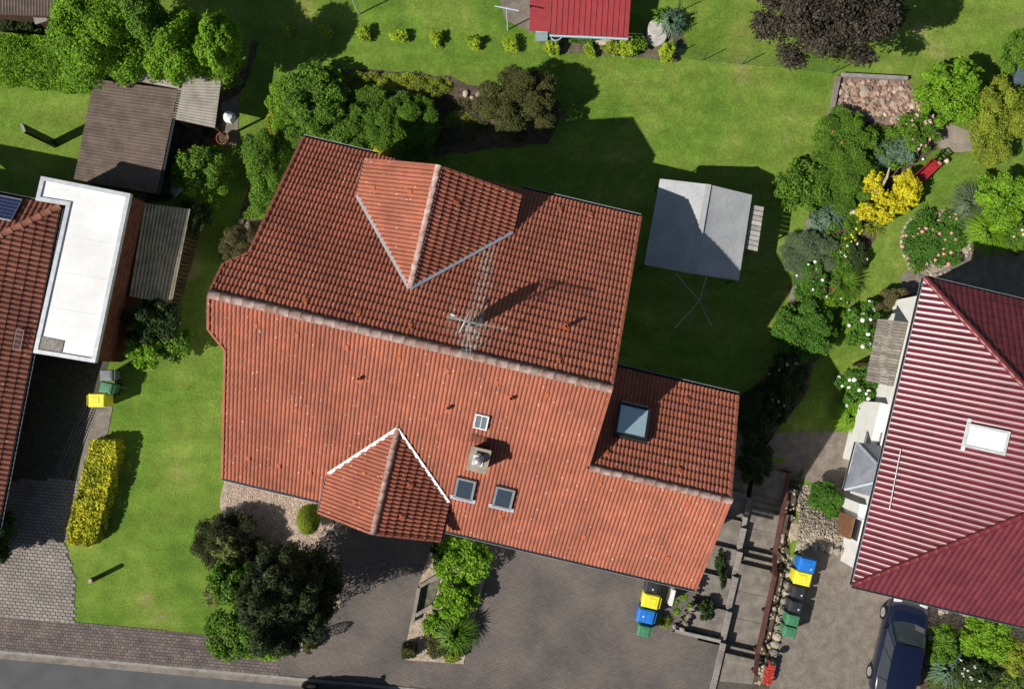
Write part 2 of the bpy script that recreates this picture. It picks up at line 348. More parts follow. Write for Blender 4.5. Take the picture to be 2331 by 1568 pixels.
def paving(parent, poly, d, wx, wy, gap, z, h, mat, name='paver', n_ind=300, bond=0.5, hexa=0.0):
    """pavers laid in rows along d inside a world polygon: the nearest n_ind are objects, the rest one part"""
    d = Vector(d).normalized(); e = Vector((-d.y, d.x, 0)); o = Vector(poly[0])
    a = [(Vector(p) - o).dot(d) for p in poly]; b = [(Vector(p) - o).dot(e) for p in poly]
    I, J = np.meshgrid(np.arange(int(min(a) / wx) - 1, int(max(a) / wx) + 2), np.arange(int(min(b) / wy) - 1, int(max(b) / wy) + 2))
    A = (I + bond * (J % 2)).ravel() * wx; B = J.ravel() * wy
    ok = pip(A, B, list(zip(a, b))); A, B = A[ok], B[ok]
    X = o.x + A * d.x + B * e.x; Y = o.y + A * d.y + B * e.y
    hx, hy = wx / 2 - gap / 2, wy / 2 - gap / 2; c = hexa
    if c: ring = [(-hx, -hy * .45), (-hx + c, -hy), (hx - c, -hy), (hx, -hy * .45), (hx, hy * .45), (hx - c, hy), (-hx + c, hy), (-hx, hy * .45)]
    else: ring = [(-hx, -hy), (hx, -hy), (hx, hy), (-hx, hy)]
    n = len(ring); be = min(0.008, h * .3)
    L = [(x, y, 0) for x, y in ring] + [(x, y, h - be) for x, y in ring] + [(x * (1 - be / hx), y * (1 - be / hy), h) for x, y in ring]
    quads = [(k, (k + 1) % n, n + (k + 1) % n, n + k) for k in range(n)] + [(n + k, n + (k + 1) % n, 2 * n + (k + 1) % n, 2 * n + k) for k in range(n)]
    quads += [(2 * n, 2 * n + 1, 2 * n + 2, 2 * n + 3)] if n == 4 else [(16, 17, 18, 19), (16, 19, 20, 23), (23, 20, 21, 22)]
    W = np.array([[x * d.x + y * e.x, x * d.y + y * e.y, zz] for x, y, zz in L])
    order = np.argsort(X ** 2 + Y ** 2); me = bpy.data.meshes.new(name); me.from_pydata([tuple(x) for x in W], [], quads); me.materials.append(mat)
    for i in order[:n_ind]:
        inst(name, me, Matrix.Translation((X[i], Y[i], z + random.uniform(-.002, .002))), parent)
    rest = order[n_ind:]
    if len(rest):
        off = np.stack([X[rest], Y[rest], z + RNG.uniform(-.003, .003, len(rest))], 1)
        V = (W[None] + off[:, None]).reshape(-1, 3); Q = np.array(quads)
        FF = (Q[None] + (np.arange(len(rest)) * len(W))[:, None, None]).reshape(-1, 4)
        tag(mesh_np(name + 's_further_off', V, FF, mat, parent), kind='stuff')

# ------------------------------------------------------------------ terrain, road, pavement
def axis(dense0, dense1, step, extra):
    a = list(np.arange(dense0, dense1 + 1e-6, step)) + [x + s for x in extra for s in (-0.01, 0.01)]
    return sorted(set(round(x, 4) for x in a) | {-400, -200, -100, -60, 60, 100, 200, 400, dense0 - 8, dense1 + 8})
us = axis(-30, 30, 0.4, (8.6, 12.9)); vs = axis(-20, 26, 0.4, ())
V = []
for v in vs:
    for u in us:
        p = uvp(u, v); V.append((p.x, p.y, gz(p.x, p.y)))
nu = len(us)
Fq = [(j * nu + i, j * nu + i + 1, (j + 1) * nu + i + 1, (j + 1) * nu + i) for j in range(len(vs) - 1) for i in range(nu - 1)]
tag(mesh_np('ground', V, Fq, LAWN, smooth=True, base=(0, 0, 0)), kind='structure')
def cl(s, t, z=0.0): p = CURB_A + CD * s + CN * t; return Vector((p.x, p.y, z))     # along kerb, away from road
m = MB(); m.add([cl(-120, -9, -.1), cl(160, -9, -.1), cl(160, -.12, -.1), cl(-120, -.12, -.1)], [(0, 1, 2, 3)])
tag(m.build('road', ASPHALT), kind='structure')
m = MB(); m.add([cl(-120, -.40, -.096), cl(160, -.40, -.096), cl(160, -.12, -.09), cl(-120, -.12, -.09)], [(0, 1, 2, 3)])
tag(m.build('gutter_strip', CONCD), kind='structure')
kerb = thing('kerb', cl(0, 0, -.2), None, None); tag(kerb, kind='structure'); KB = MB().box((0, 0, 0), (1, 0, 0), (0, 1, 0), (0, 0, 1), .495, .06, .11)
kme = None
for i in range(-10, 45):
    M4 = frame(cl(i + .5, -.06, -.08 + random.uniform(-.004, .004)), CD, CN, (0, 0, 1))
    if kme is None:
        kme = bpy.data.meshes.new('kerb_stone'); kme.from_pydata([tuple(x) for x in KB.v], [], KB.f); kme.materials.append(CONC)
    inst('kerb_stone', kme, M4, kerb)
m = MB(); m.add([cl(-60, 0, .004), cl(90, 0, .004), cl(90, 1.45, .004), cl(-60, 1.45, .004)], [(0, 1, 2, 3)])
m.v = [v for v in m.v]
pave = tag(m.build('pavement', MORTAR, base=cl(0, 0, 0)), kind='structure')
paving(pave, [cl(-3, 0.06), cl(11.4, .06), cl(11.4, 1.38), cl(5, 1.42), cl(-3, 1.42)], CD, .205, .135, .009, .006, .016, PAVERR, bond=.5)
# driveways
drv = patch('driveway', [(700, 1190), (1005, 1225), (1585, 1340), (1530, 1440), (1650, 1475), (1622, 1640), (1100, 1580), (606, 1532), (606, 1465), (700, 1470)], MORTAR, .008, 50, flat=True)
dpoly = [P(*p) for p in [(705, 1175), (1005, 1200), (1595, 1330), (1535, 1436), (1648, 1472), (1612, 1640), (1300, 1597), (1000, 1570), (860, 1555), (640, 1535), (520, 1462)]]
dpoly = [p for p in dpoly]
# keep the house drive clear of the pavement strip
CUTL = [cl(s, 1.36) for s in (50, 11)]
dp2 = [P(705, 1175), P(1005, 1200), P(1595, 1330), P(1535, 1436), P(1648, 1472), P(1622, 1560), cl(31, .06), cl(11.4, .06), cl(11.4, 1.4), P(520, 1462)]
paving(drv, dp2, UA, .205, .105, .004, .012, .007, PAVER)
drl = patch('driveway', [(-120, 1100), (40, 1093), (165, 1088), (196, 1093), (150, 1240), (172, 1320), (168, 1424), (-120, 1398)], MORTAR, .008, 50, flat=True)
paving(drl, [P(*p) for p in [(-120, 1100), (40, 1093), (165, 1088), (196, 1093), (150, 1240), (172, 1320), (168, 1418), (-120, 1388)]], CD, .215, .14, .011, .012, .014, PAVERG, hexa=.04)
drr = patch('driveway', [(1745, 1600), (1805, 1300), (1840, 1248), (1965, 1258), (2331, 1380), (2150, 1420), (2110, 1600)], GRIT, .01, 50, flat=True)
gp = patch('carport_floor', [(75, 800), (255, 800), (222, 925), (163, 1090), (-40, 1094)], mk('grass_paver_soil', (0.10, 0.10, 0.065), (0.06, 0.065, 0.04), 5, .95), .012)
m = MB()
for k in range(26):                                  # concrete ring pavers
    for j in range(5):
        c = G(222 - k * 2.75 - j * 6.5, 925 + k * 6.4 - j * 1.2 + (3 if j % 2 else 0), .018); o = len(m.v); n = 10
        for r_ in (.085, .055):
            for z in (.02,): m.v += [c + Vector((r_ * math.cos(6.2832 * q / n), r_ * math.sin(6.2832 * q / n), z)) for q in range(n)]
        m.v += [c + Vector((.088 * math.cos(6.2832 * q / n), .088 * math.sin(6.2832 * q / n), 0)) for q in range(n)]
        for q in range(n):
            r1 = (q + 1) % n; m.f.append([o + q, o + r1, o + n + r1, o + n + q]); m.f.append([o + 2 * n + q, o + 2 * n + r1, o + r1, o + q])
tag(m.build('paving_rings', CONC, gp), kind='stuff')
patch('path', [(222, 920), (257, 925), (246, 985), (240, 1010), (195, 1095), (168, 1092), (200, 990)], CONCD, .02)
# beds, gravel and paths
patch('garden_bed', [(585, 345), (640, 225), (700, 165), (790, 155), (1020, 175), (1120, 212), (1290, 255), (1240, 330), (1020, 350), (890, 380), (690, 340), (640, 500), (540, 600), (500, 590), (545, 500)], SOIL, .012, wob=.08)
patch('gravel_bed', [(510, 1085), (735, 1130), (760, 1195), (700, 1265), (775, 1260), (775, 1385), (735, 1395), (740, 1450), (705, 1480), (560, 1482), (545, 1400), (570, 1300), (515, 1210), (500, 1150)], TAN, .046, wob=.05)
patch('gravel_bed', [(985, 1238), (1120, 1255), (1100, 1330), (1072, 1440), (1055, 1510), (918, 1500), (935, 1415), (955, 1325)], TAN, .046)
patch('garden_bed', [(1893, 265), (2060, 265), (2135, 335), (2085, 372), (2060, 440), (2010, 520), (1965, 580), (1950, 640), (1930, 690), (1905, 770), (1850, 830), (1775, 800), (1797, 720), (1835, 510), (1868, 390)], SOIL, .012, wob=.05)
patch('garden_bed', [(2055, 560), (2080, 515), (2140, 478), (2190, 480), (2215, 540), (2200, 585), (2120, 625), (2065, 615)], TAN, .012, wob=.04)
patch('garden_bed', [(1910, 170), (2062, 178), (2105, 235), (2135, 325), (2140, 340), (2000, 278), (1893, 272)], mk('rockery_soil', (0.30, 0.20, 0.155), (0.19, 0.13, 0.10), 5, .95, .5, 20), .014)
patch('path', [(2110, 265), (2215, 300), (2268, 342), (2170, 347), (2128, 335), (2140, 300)], SAND, .012, wob=.05)
patch('terrace', [(2048, 690), (2050, 625), (2120, 590), (2215, 545), (2290, 560), (2500, 570), (2500, 760), (2110, 660)], GRIT, .008)
patch('path', [(1690, 1085), (1735, 985), (1900, 982), (1965, 995), (1985, 1010), (1975, 1125), (1800, 1092)], GRIT, .012, wob=.06)
PEBB = patch('pebble_bed', [(1803, 1098), (1975, 1115), (1965, 1262), (1830, 1245), (1797, 1262), (1792, 1200)], TAN, .014)
patch('pebble_bed', [(2115, 1388), (2200, 1405), (2331, 1440), (2331, 1480), (2180, 1450), (2110, 1430)], TAN, .014)
patch('garden_bed', [(2100, 1440), (2180, 1445), (2400, 1470), (2400, 1640), (2085, 1640)], SOIL, .014)
patch('garden_bed', [(1680, 900), (1740, 860), (1800, 800), (1850, 830), (1835, 900), (1760, 990), (1690, 1080)], SOIL, .012, wob=.05)
patch('garden_bed', [(1230, 95), (1230, 72), (1450, 85), (1540, 20), (1560, 100), (1540, 140), (1400, 128), (1260, 120)], mk('top_bed_soil', (0.16, 0.135, 0.095), (0.1, 0.09, 0.06), 4, .95, .5, 20), .012, wob=.05)
patch('terrace', [(1130, -30), (1215, -30), (1215, 78), (1150, 45)], GRIT, .01)
patch('garden_bed', [(505, 210), (560, 190), (590, 100), (575, 90), (520, 330), (480, 330), (385, 460), (330, 460), (395, 290)], SOIL, .012, wob=.04)
patch('path', [(505, 235), (545, 215), (540, 330), (505, 335)], CONCD, .02)

# ------------------------------------------------------------------ roofs
def tile_mesh(tw, tl, rolls, rh, thick=0.022, flat=0.25, pw=.8):
    """one roof tile in local (a across, b up the slope, h off the roof): wavy top plus front edge"""
    n = 6 * rolls; L = []
    for k in range(n + 1):
        f = (k / n * rolls) % 1.0; a = k / n * tw
        x = 0.0 if f < flat / 2 or f > 1 - flat / 2 else math.sin(math.pi * (f - flat / 2) / (1 - flat)) ** pw
        L.append((a, x * rh))
    hi = [(a, 0.0, thick + 0.008 + h) for a, h in L]
    V = [(a, 0.0, thick * .1 + h * .3) for a, h in L] + hi + hi + [(a, tl + .03, 0.002 + h * 0.92) for a, h in L]
    m = n + 1
    Q = [(k, k + 1, m + k + 1, m + k) for k in range(n)] + [(2 * m + k, 2 * m + k + 1, 3 * m + k + 1, 3 * m + k) for k in range(n)]
    return V, Q
class Roof:
    def __init__(s, house, mat, tw, tl, rolls, rh, flat=.25, smooth=False, thick=.022, pw=.8):
        s.h, s.mat, s.tw, s.tl, s.smooth = house, mat, tw, tl, smooth
        s.V, s.Q = tile_mesh(tw, tl, rolls, rh, thick, flat, pw); s.whole = []; s.cv = []; s.cf = []
    def plane(s, O, U, W, poly, deck=True, deckmat=None):
        """O eave origin, U along the eave, W up the slope; poly convex outline [(a,b)] counter-clockwise"""
        O, U, W = Vector(O), Vector(U).normalized(), Vector(W).normalized(); N = U.cross(W).normalized()
        n = len(poly)
        def side(a, b):
            return [((poly[(i + 1) % n][0] - poly[i][0]) * (b - poly[i][1]) - (poly[(i + 1) % n][1] - poly[i][1]) * (a - poly[i][0])) /
                    math.hypot(poly[(i + 1) % n][0] - poly[i][0], poly[(i + 1) % n][1] - poly[i][1]) for i in range(n)]
        A = [p[0] for p in poly]; B = [p[1] for p in poly]; bm = bmesh.new()
        for j in range(math.floor(min(B) / s.tl + 1e-6), math.ceil(max(B) / s.tl)):
            for i in range(math.floor(min(A) / s.tw + 1e-6), math.ceil(max(A) / s.tw)):
                a, b = i * s.tw, j * s.tl
                sd_ = [side(a + x, b + y) for x in (0, s.tw) for y in (0, s.tl)]
                mn = [min(q[k] for q in sd_) for k in range(n)]; mxx = [max(q[k] for q in sd_) for k in range(n)]
                if min(mxx) <= 0.01: continue
                if min(mn) > -0.012: s.whole.append((O + U * a + W * b + N * random.uniform(-.003, .003), U, W, N))
                else:
                    vv = [bm.verts.new((a + x, b + y, z)) for x, y, z in s.V]
                    for q in s.Q: bm.faces.new([vv[k] for k in q])
        for i in range(n):
            p, q = poly[i], poly[(i + 1) % n]
            bmesh.ops.bisect_plane(bm, geom=bm.verts[:] + bm.edges[:] + bm.faces[:], plane_co=(p[0], p[1], 0), plane_no=(q[1] - p[1], -(q[0] - p[0]), 0), clear_outer=True)
        bmesh.ops.triangulate(bm, faces=bm.faces[:])
        o = len(s.cv); bm.verts.index_update()
        s.cv += [O + U * v.co.x + W * v.co.y + N * v.co.z for v in bm.verts]
        s.cf += [[v.index + o for v in f.verts] for f in bm.faces]; bm.free()
        if deck:
            m = MB(); t = [O + U * a + W * b - N * .004 for a, b in poly]; k = [p - N * .14 for p in t]
            m.add(k + t, [list(range(n))[::-1], list(range(n, 2 * n))] + [(i, (i + 1) % n, n + (i + 1) % n, n + i) for i in range(n)])
            m.build('roof_deck', deckmat or WOODB, s.h)
    def finish(s, n_ind=300):
        cam_ = Vector((0, 0, H)); s.whole.sort(key=lambda t: (t[0] - cam_).length)
        me = bpy.data.meshes.new('roof_tile'); me.from_pydata(s.V, [], s.Q); me.materials.append(s.mat)
        if s.smooth: me.polygons.foreach_set('use_smooth', [True] * len(me.polygons))
        for (o, U, W, N) in s.whole[:n_ind]: inst('roof_tile', me, frame(o, U, W, N), s.h)
        rest = s.whole[n_ind:]
        if rest:
            L = np.array(s.V); Q = np.array(s.Q)
            Vs = np.concatenate([np.array(o)[None] + L[:, :1] * np.array(U) + L[:, 1:2] * np.array(W) + L[:, 2:] * np.array(N) for o, U, W, N in rest])
            FF = (Q[None] + (np.arange(len(rest)) * len(L))[:, None, None]).reshape(-1, 4)
            tag(mesh_np('roof_tiles_further_off', Vs, FF, s.mat, s.h, smooth=s.smooth), kind='stuff')
        if s.cf: tag(mesh_np('cut_roof_tiles', [tuple(v) for v in s.cv], s.cf, s.mat, s.h, smooth=s.smooth), kind='stuff')
def ridge_tiles(house, p, q, r, mat, step=.40, name='ridge_tile'):
    p, q = Vector(p), Vector(q); d = (q - p); L = d.length; d /= L; n = max(1, round(L / step)); st = L / n
    key = (name, r, round(st, 2), mat.name); S = 8
    me = bpy.data.meshes.new(name); V = []; Q = []
    for x, rr in ((0, r * 1.06), (.05, r * 1.08), (.06, r), (st + .03, r * .92)):
        V += [(x, rr * math.cos(math.pi * k / S), rr * .8 * math.sin(math.pi * k / S)) for k in range(S + 1)]
    m = S + 1
    for j in range(3): Q += [(j * m + k, (j + 1) * m + k, (j + 1) * m + k + 1, j * m + k + 1) for k in range(S)]
    Q.append(list(range(m))[::-1])
    me.from_pydata(V, [], Q); me.materials.append(mat); me.polygons.foreach_set('use_smooth', [True] * len(me.polygons))
    side = Vector((0, 0, 1)).cross(d).normalized(); up = d.cross(side).normalized()
    for i in range(n): inst(name, me, frame(p + d * st * i - up * .015, d, side, up) @ Matrix.Rotation(R(random.uniform(-1.2, 1.2)), 4, 'Z'), house)
def gutter(house, p, q, out, r=.08, mat=None):
    p, q, out = Vector(p), Vector(q), Vector(out).normalized(); m = MB(); c = out * (r + .01) - Vector((0, 0, .03)); S = 6
    ring = [out * (r * math.cos(t)) + Vector((0, 0, r * math.sin(t))) for t in (math.pi + math.pi * k / S for k in range(S + 1))]
    ring += [x * .9 + Vector((0, 0, .002)) for x in ring[::-1]]; n = len(ring)
    m.add([p + c + x for x in ring] + [q + c + x for x in ring], [(i, (i + 1) % n, n + (i + 1) % n, n + i) for i in range(n)] + [list(range(n)), list(range(n, 2 * n))[::-1]])
    g_ = m.build('gutter', mat or ZINC, house)
    MB().bar(p + c - Vector((0, 0, r * .35)), q + c - Vector((0, 0, r * .35)), r * 1.6, .01).build('gutter_silt', DARK, g_); return g_  # dark strip paints in the shade inside the gutter
def hit(px, py, O, N):                                # point of a roof plane seen at a photo pixel
    d = P(px, py, 0) - Vector((0, 0, H)); t = (Vector(O) - Vector((0, 0, H))).dot(N) / d.dot(N); return Vector((0, 0, H)) + d * t
def skylight(house, c, U, W, N, w_, l_, fw, fmat, gmat, raise_=.1, cross=False, sill=True, tilt=0.0):
    c = Vector(c); m = MB()
    M = Matrix.Rotation(tilt, 3, U); W2, N2 = M @ W, M @ N; c2 = c + N * raise_
    for sx in (-1, 1): m.box(c2 + U * sx * (w_ / 2 - fw / 2) - N2 * .05, U, W2, N2, fw / 2, l_ / 2, .06)
    for sy in (-1, 1): m.box(c2 + W2 * sy * (l_ / 2 - fw / 2) - N2 * .05, U, W2, N2, w_ / 2 - fw, fw / 2, .058)
    f = m.build('skylight', fmat, house)
    m = MB().box(c2 - N2 * .03, U, W2, N2, w_ / 2 - fw, l_ / 2 - fw, .01); m.build('pane', gmat, f)
    if cross: MB().box(c2 - N2 * .012, U, W2, N2, .012, l_ / 2 - fw, .012).build('glazing_bar', fmat, f)
    m = MB().box(c + N * (raise_ - .12) * .5, U, W, N, w_ / 2 - .02, l_ / 2 - .02, (raise_ - .1) * .5 + .05); m.build('kerb_frame', DARK, f)
    if sill: MB().box(c - W * (l_ / 2 + .08) + N * .10, U, W, N, w_ / 2 + .12, .09, .008).build('flashing', LEAD, f)
    return f

# ---- the large red-tiled house
CP, SPt = 1 / math.sqrt(1 + .624 ** 2), .624 / math.sqrt(1 + .624 ** 2)
ZR, VR, TAN_ = 7.2, .18, .624
streak = [(P(1112, 545, 5.5), P(1074, 790, 6.9), .42), (P(1066, 735, 6.5), P(1085, 800, 6.9), .75)]
TILE = tilemat('red_roof_tile', [(0.0, (0.375, 0.124, 0.076)), (.4, (0.40, 0.134, 0.080)), (.7, (0.34, 0.120, 0.078)), (1.0, (0.415, 0.136, 0.076))], .75, .22, streak)
house = thing('house', uvp(-3.6, 0, -.8), 'large L-shaped house with weathered red-orange tiled roof and two cross gables', 'house')
RF = Roof(house, TILE, .30, .34, 2, .050, .14, thick=.048, pw=.55)
Wl, Wu = (VA * CP + Vector((0, 0, SPt))), (-VA * CP + Vector((0, 0, SPt)))
def lowz(v): return ZR - TAN_ * (VR - v)
def upz(v): return ZR - TAN_ * (v - VR)
V0, V1 = -6.56, 6.92
Ol = uvp(-11.1, V0, lowz(V0)); Lb = (VR - V0) / CP
def lp(u, v): return (u + 11.1, (v - V0) / CP)
RF.plane(Ol, UA, Wl, [lp(-10.4, V0), lp(3.04, V0), lp(3.04, VR), lp(-10.4, VR)])
RF.plane(Ol, UA, Wl, [lp(-11.02, -1.0), lp(-10.4, -1.6), lp(-10.4, VR), lp(-11.02, VR)])
VW = -2.75; ZW = lowz(VW)
RF.plane(Ol, UA, Wl, [lp(3.04, V0), lp(8.42, V0), lp(8.34, VW), lp(3.04, VW)])
Ou = uvp(8.5, V1, upz(V1))
def up_(u, v): return (8.5 - u, (V1 - v) / CP)
RF.plane(Ou, -UA, Wu, [up_(3.04, V1), up_(-10.36, V1), up_(-10.4, VR), up_(3.04, VR)])
RF.plane(Ou, -UA, Wu, [up_(-10.4, 1.85), up_(-11.02, 1.29), up_(-11.02, VR), up_(-10.4, VR)])
VWE = 1.05; Ow = uvp(8.5, VWE, ZW - TAN_ * (VWE - VW))
RF.plane(Ow, -UA, Wu, [(.2, 0), (5.46, 0), (5.46, (VWE - VW) / CP), (.16, (VWE - VW) / CP)])
# rear gable
DZ, DU, DE = 6.1, -4.58, 4.2; T2 = .64; C2 = 1 / math.sqrt(1 + T2 * T2); S2 = T2 * C2; dh = 2.98; VD0, VD1 = 1.95, 6.44
ZE = DZ - T2 * dh; vv = VR + (ZR - ZE) / TAN_       # where the gable's eave meets the main roof
slant = dh / C2
# left half: a runs along -V... built from the gable end towards the valley
RF.plane(uvp(DU - dh, VD1, ZE), -VA, UA * C2 + Vector((0, 0, S2)), [(0, 0), (VD1 - vv - .02, 0), (VD1 - VD0 - .10, slant - .05), (VD1 - VD0 - .10, slant), (0, slant)])
RF.plane(uvp(DU + dh, vv, ZE), VA, -UA * C2 + Vector((0, 0, S2)), [(.02, 0), (VD1 - vv, 0), (VD1 - vv, slant), (VD0 - vv + .10, slant), (VD0 - vv + .10, slant - .05)])
# front gable
FZ, FU, fh = 5.26, -3.96, 2.34; ZF = FZ - T2 * fh; VF0, VF1 = -2.93, -6.9; vf = VR - (ZR - ZF) / TAN_; sl2 = fh / C2
RF.plane(uvp(FU - fh, vf, ZF), -VA, UA * C2 + Vector((0, 0, S2)), [(.02, 0), (vf - VF1, 0), (vf - VF1, sl2), (vf - VF0 + .1, sl2), (vf - VF0 + .1, sl2 - .05)])
RF.plane(uvp(FU + fh, VF1, ZF), VA, -UA * C2 + Vector((0, 0, S2)), [(0, 0), (vf - VF1 - .02, 0), (VF0 - VF1 - .1, sl2 - .05), (VF0 - VF1 - .1, sl2), (0, sl2)])
RF.finish()
# walls
m = MB()
def gable_body(m, u0, u1, v0, v1, ztop, vr, zr, drop=.16):
    zs = ztop
    pr = [(v0, -2.2), (v1, -2.2), (v1, zs - drop), (vr, zr - drop), (v0, zs - drop)]; n = 5
    m.add([uvp(u0, v, z) for v, z in pr] + [uvp(u1, v, z) for v, z in pr], [list(range(n)), list(range(n, 2 * n))[::-1]] + [(i, n + i, n + (i + 1) % n, (i + 1) % n) for i in range(n)])
gable_body(m, -9.9, 2.75, -5.95, 6.3, lowz(-5.95) - .05, VR, ZR - .05)
m.build('wall', PLASTER, house)
m = MB(); gable_body(m, 2.76, 8.0, -5.95, .45, lowz(-5.95) - .05, VW, ZW - .05); m.build('wall', PLASTER, house)
def cross_body(m, u0, u1, v0, v1, ze, uc, zc, drop=.2):
    pr = [(u0, -1.5), (u1, -1.5), (u1, ze - drop), (uc, zc - drop), (u0, ze - drop)]; n = 5
    m.add([uvp(u, v0, z) for u, z in pr] + [uvp(u, v1, z) for u, z in pr], [list(range(n))[::-1], list(range(n, 2 * n))] + [(i, (i + 1) % n, n + (i + 1) % n, n + i) for i in range(n)])
m = MB(); cross_body(m, DU - dh + .45, DU + dh - .45, 4.0, 6.1, ZE + .28, DU, DZ); m.build('gable_wall', PLASTER, house)
m = MB(); cross_body(m, FU - fh + .4, FU + fh - .4, -5.9, -6.35, ZF + .25, FU, FZ); m.build('gable_wall', PLASTER, house)
m = MB().box(uvp(-3.96, -6.375, 1.05), UA, VA, (0, 0, 1), .5, .02, 1.0); dr = m.build('door', WOODB, house)
MB().box(uvp(-3.6, -6.41, 1.05), UA, VA, (0, 0, 1), .02, .02, .1).build('handle', STEEL, dr)
for uu in (4.3, 6.3):
    m = MB().box(uvp(uu, -5.965, 1.0), UA, VA, (0, 0, 1), .9, .02, 1.0); gdr = m.build('garage_door', WHITE, house)
for uu, v_, sg in ((-8, 6.32, 1), (0.5, 6.32, 1), (-8, -5.97, -1)):
    wn = MB().box(uvp(uu, v_, .9 if sg < 0 else .2), UA, VA, (0, 0, 1), .65, .02, .6).build('window', WHITE, house)
    MB().box(uvp(uu, v_ + sg * .02, .9 if sg < 0 else .2), UA, VA, (0, 0, 1), .57, .01, .52).build('pane', GLASS, wn)
# ridges
ridge_tiles(house, uvp(-11.05, VR, ZR + .03), uvp(3.07, VR, ZR + .03), .155, PINKRIDGE)
ridge_tiles(house, uvp(3.1, VW, ZW + .03), uvp(8.4, VW, ZW + .03), .13, PINKRIDGE)
ridge_tiles(house, uvp(DU, VD1 + .03, DZ + .04), uvp(DU, VD0 + .1, DZ + .04), .115, PINKRIDGE)
ridge_tiles(house, uvp(FU, VF1 - .03, FZ + .04), uvp(FU, VF0 - .05, FZ + .04), .115, PINKRIDGE)
# verge tiles along the gable edges
def verge(p, q, n_, mat=TILE, w_=.09):
    p, q = Vector(p), Vector(q); L = (q - p).length; k = max(1, round(L / .34)); d = (q - p) / L
    me = bpy.data.meshes.new('verge_tile'); b = MB().box((L / k / 2, 0, 0), (1, 0, 0), (0, 1, 0), (0, 0, 1), L / k / 2 - .004, w_ / 2, .07)
    b.v = [Vector((v.x, v.y, v.z + (.02 if v.x < .1 else 0))) for v in b.v]
    me.from_pydata([tuple(v) for v in b.v], [], b.f); me.materials.append(mat); n_ = Vector(n_); s_ = n_.cross(d).normalized()
    for i in range(k): inst('verge_tile', me, frame(p + d * (L / k) * i + n_ * .02, d, s_, n_), house)
Nl, Nu = UA.cross(Wl).normalized(), (-UA).cross(Wu).normalized()
for (u, a, b, fz) in ((3.06, V1, VR, upz), (-10.38, V1, 1.85, upz), (-11.04, 1.29, VR, upz), (3.06, VW + .1, VR, lowz), (-10.42, V0, -1.6, lowz), (-11.04, -1.0, VR, lowz)):
    verge(uvp(u, a, fz(a)), uvp(u, b, fz(b)), Nu if fz is upz else Nl)
verge(uvp(-10.4, 1.85, upz(1.85)), uvp(-11.02, 1.29, upz(1.29)), Nu); verge(uvp(-10.4, -1.6, lowz(-1.6)), uvp(-11.02, -1.0, lowz(-1.0)), Nl)
verge(uvp(8.44, V0, lowz(V0)), uvp(8.36, VW, ZW), Nl); verge(uvp(8.32, VWE, ZW - TAN_ * (VWE - VW)), uvp(8.34, VW, ZW), Nu)
NdL, NdR = (UA * -S2 + Vector((0, 0, C2))), (UA * S2 + Vector((0, 0, C2)))
for (uc, h_, zc, ze, v_) in ((DU, dh, DZ, ZE, VD1), (FU, fh, FZ, ZF, VF1)):
    verge(uvp(uc - h_, v_, ze), uvp(uc - .06, v_, zc - .04), NdL); verge(uvp(uc + h_, v_, ze), uvp(uc + .06, v_, zc - .04), NdR)
# valleys
for uc, h_, zc, ze, vt, vb, sg, (ma, mb_) in ((DU, dh, DZ, ZE, VD0, vv, 1, (WHITE, LEAD)), (FU, fh, FZ, ZF, VF0, vf, -1, (WHITE, WHITE))):
    nm = Nu if sg > 0 else Nl
    for s_, mt in ((-1, ma), (1, mb_)):
        m = MB().bar(uvp(uc, vt, zc) + nm * .118, uvp(uc + s_ * h_, vb, ze) + nm * .118, .19 if mt is LEAD else .15, .014, nm)
        m.build('valley_flashing', mt, house)
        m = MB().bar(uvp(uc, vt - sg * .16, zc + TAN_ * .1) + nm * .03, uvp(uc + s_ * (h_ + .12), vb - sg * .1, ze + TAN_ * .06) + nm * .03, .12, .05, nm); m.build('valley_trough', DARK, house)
# gutters
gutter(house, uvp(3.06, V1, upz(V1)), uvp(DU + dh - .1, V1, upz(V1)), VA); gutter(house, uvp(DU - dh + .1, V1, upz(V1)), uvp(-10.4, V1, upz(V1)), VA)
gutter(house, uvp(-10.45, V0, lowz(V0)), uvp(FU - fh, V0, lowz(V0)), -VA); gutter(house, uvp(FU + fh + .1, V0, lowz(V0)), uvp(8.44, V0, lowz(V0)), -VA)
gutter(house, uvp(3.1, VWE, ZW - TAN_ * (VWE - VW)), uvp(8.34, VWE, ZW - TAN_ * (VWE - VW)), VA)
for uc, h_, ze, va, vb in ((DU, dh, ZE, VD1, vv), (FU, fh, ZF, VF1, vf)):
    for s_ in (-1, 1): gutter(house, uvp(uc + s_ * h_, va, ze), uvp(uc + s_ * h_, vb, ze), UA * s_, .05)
# flue tiles
VM = MB().hexa([(-.09, -.12, 0), (.09, -.12, 0), (.09, .12, 0), (-.09, .12, 0)], [(-.06, -.10, .085), (.06, -.10, .085), (.05, .09, .075), (-.05, .09, .075)])
vme = bpy.data.meshes.new('vent_tile'); vme.from_pydata([tuple(v) for v in VM.v], [], VM.f); vme.materials.append(ORANGE)
low = [(585, 738), (678, 760), (792, 788), (910, 814), (1020, 842), (1132, 868), (1246, 895), (568, 1040), (637, 1057), (708, 1073), (1141, 1172), (1330, 1219), (1520, 1267), (1367, 1097), (1567, 1143)]
upp = [(603, 663), (697, 688), (817, 715), (934, 745), (1272, 823), (1275, 480), (1345, 492)]
for p in low: inst('vent_tile', vme, frame(hit(*p, Ol, Nl) + Nl * .03, UA, Wl, Nl), house)
for p in upp: inst('vent_tile', vme, frame(hit(*p, Ou, Nu) + Nu * .03, -UA, Wu, Nu), house)
for p in [(1562, 912), (1380, 1032), (1545, 1072)]: inst('vent_tile', vme, frame(hit(*p, Ow, Nu) + Nu * .03, -UA, Wu, Nu), house)
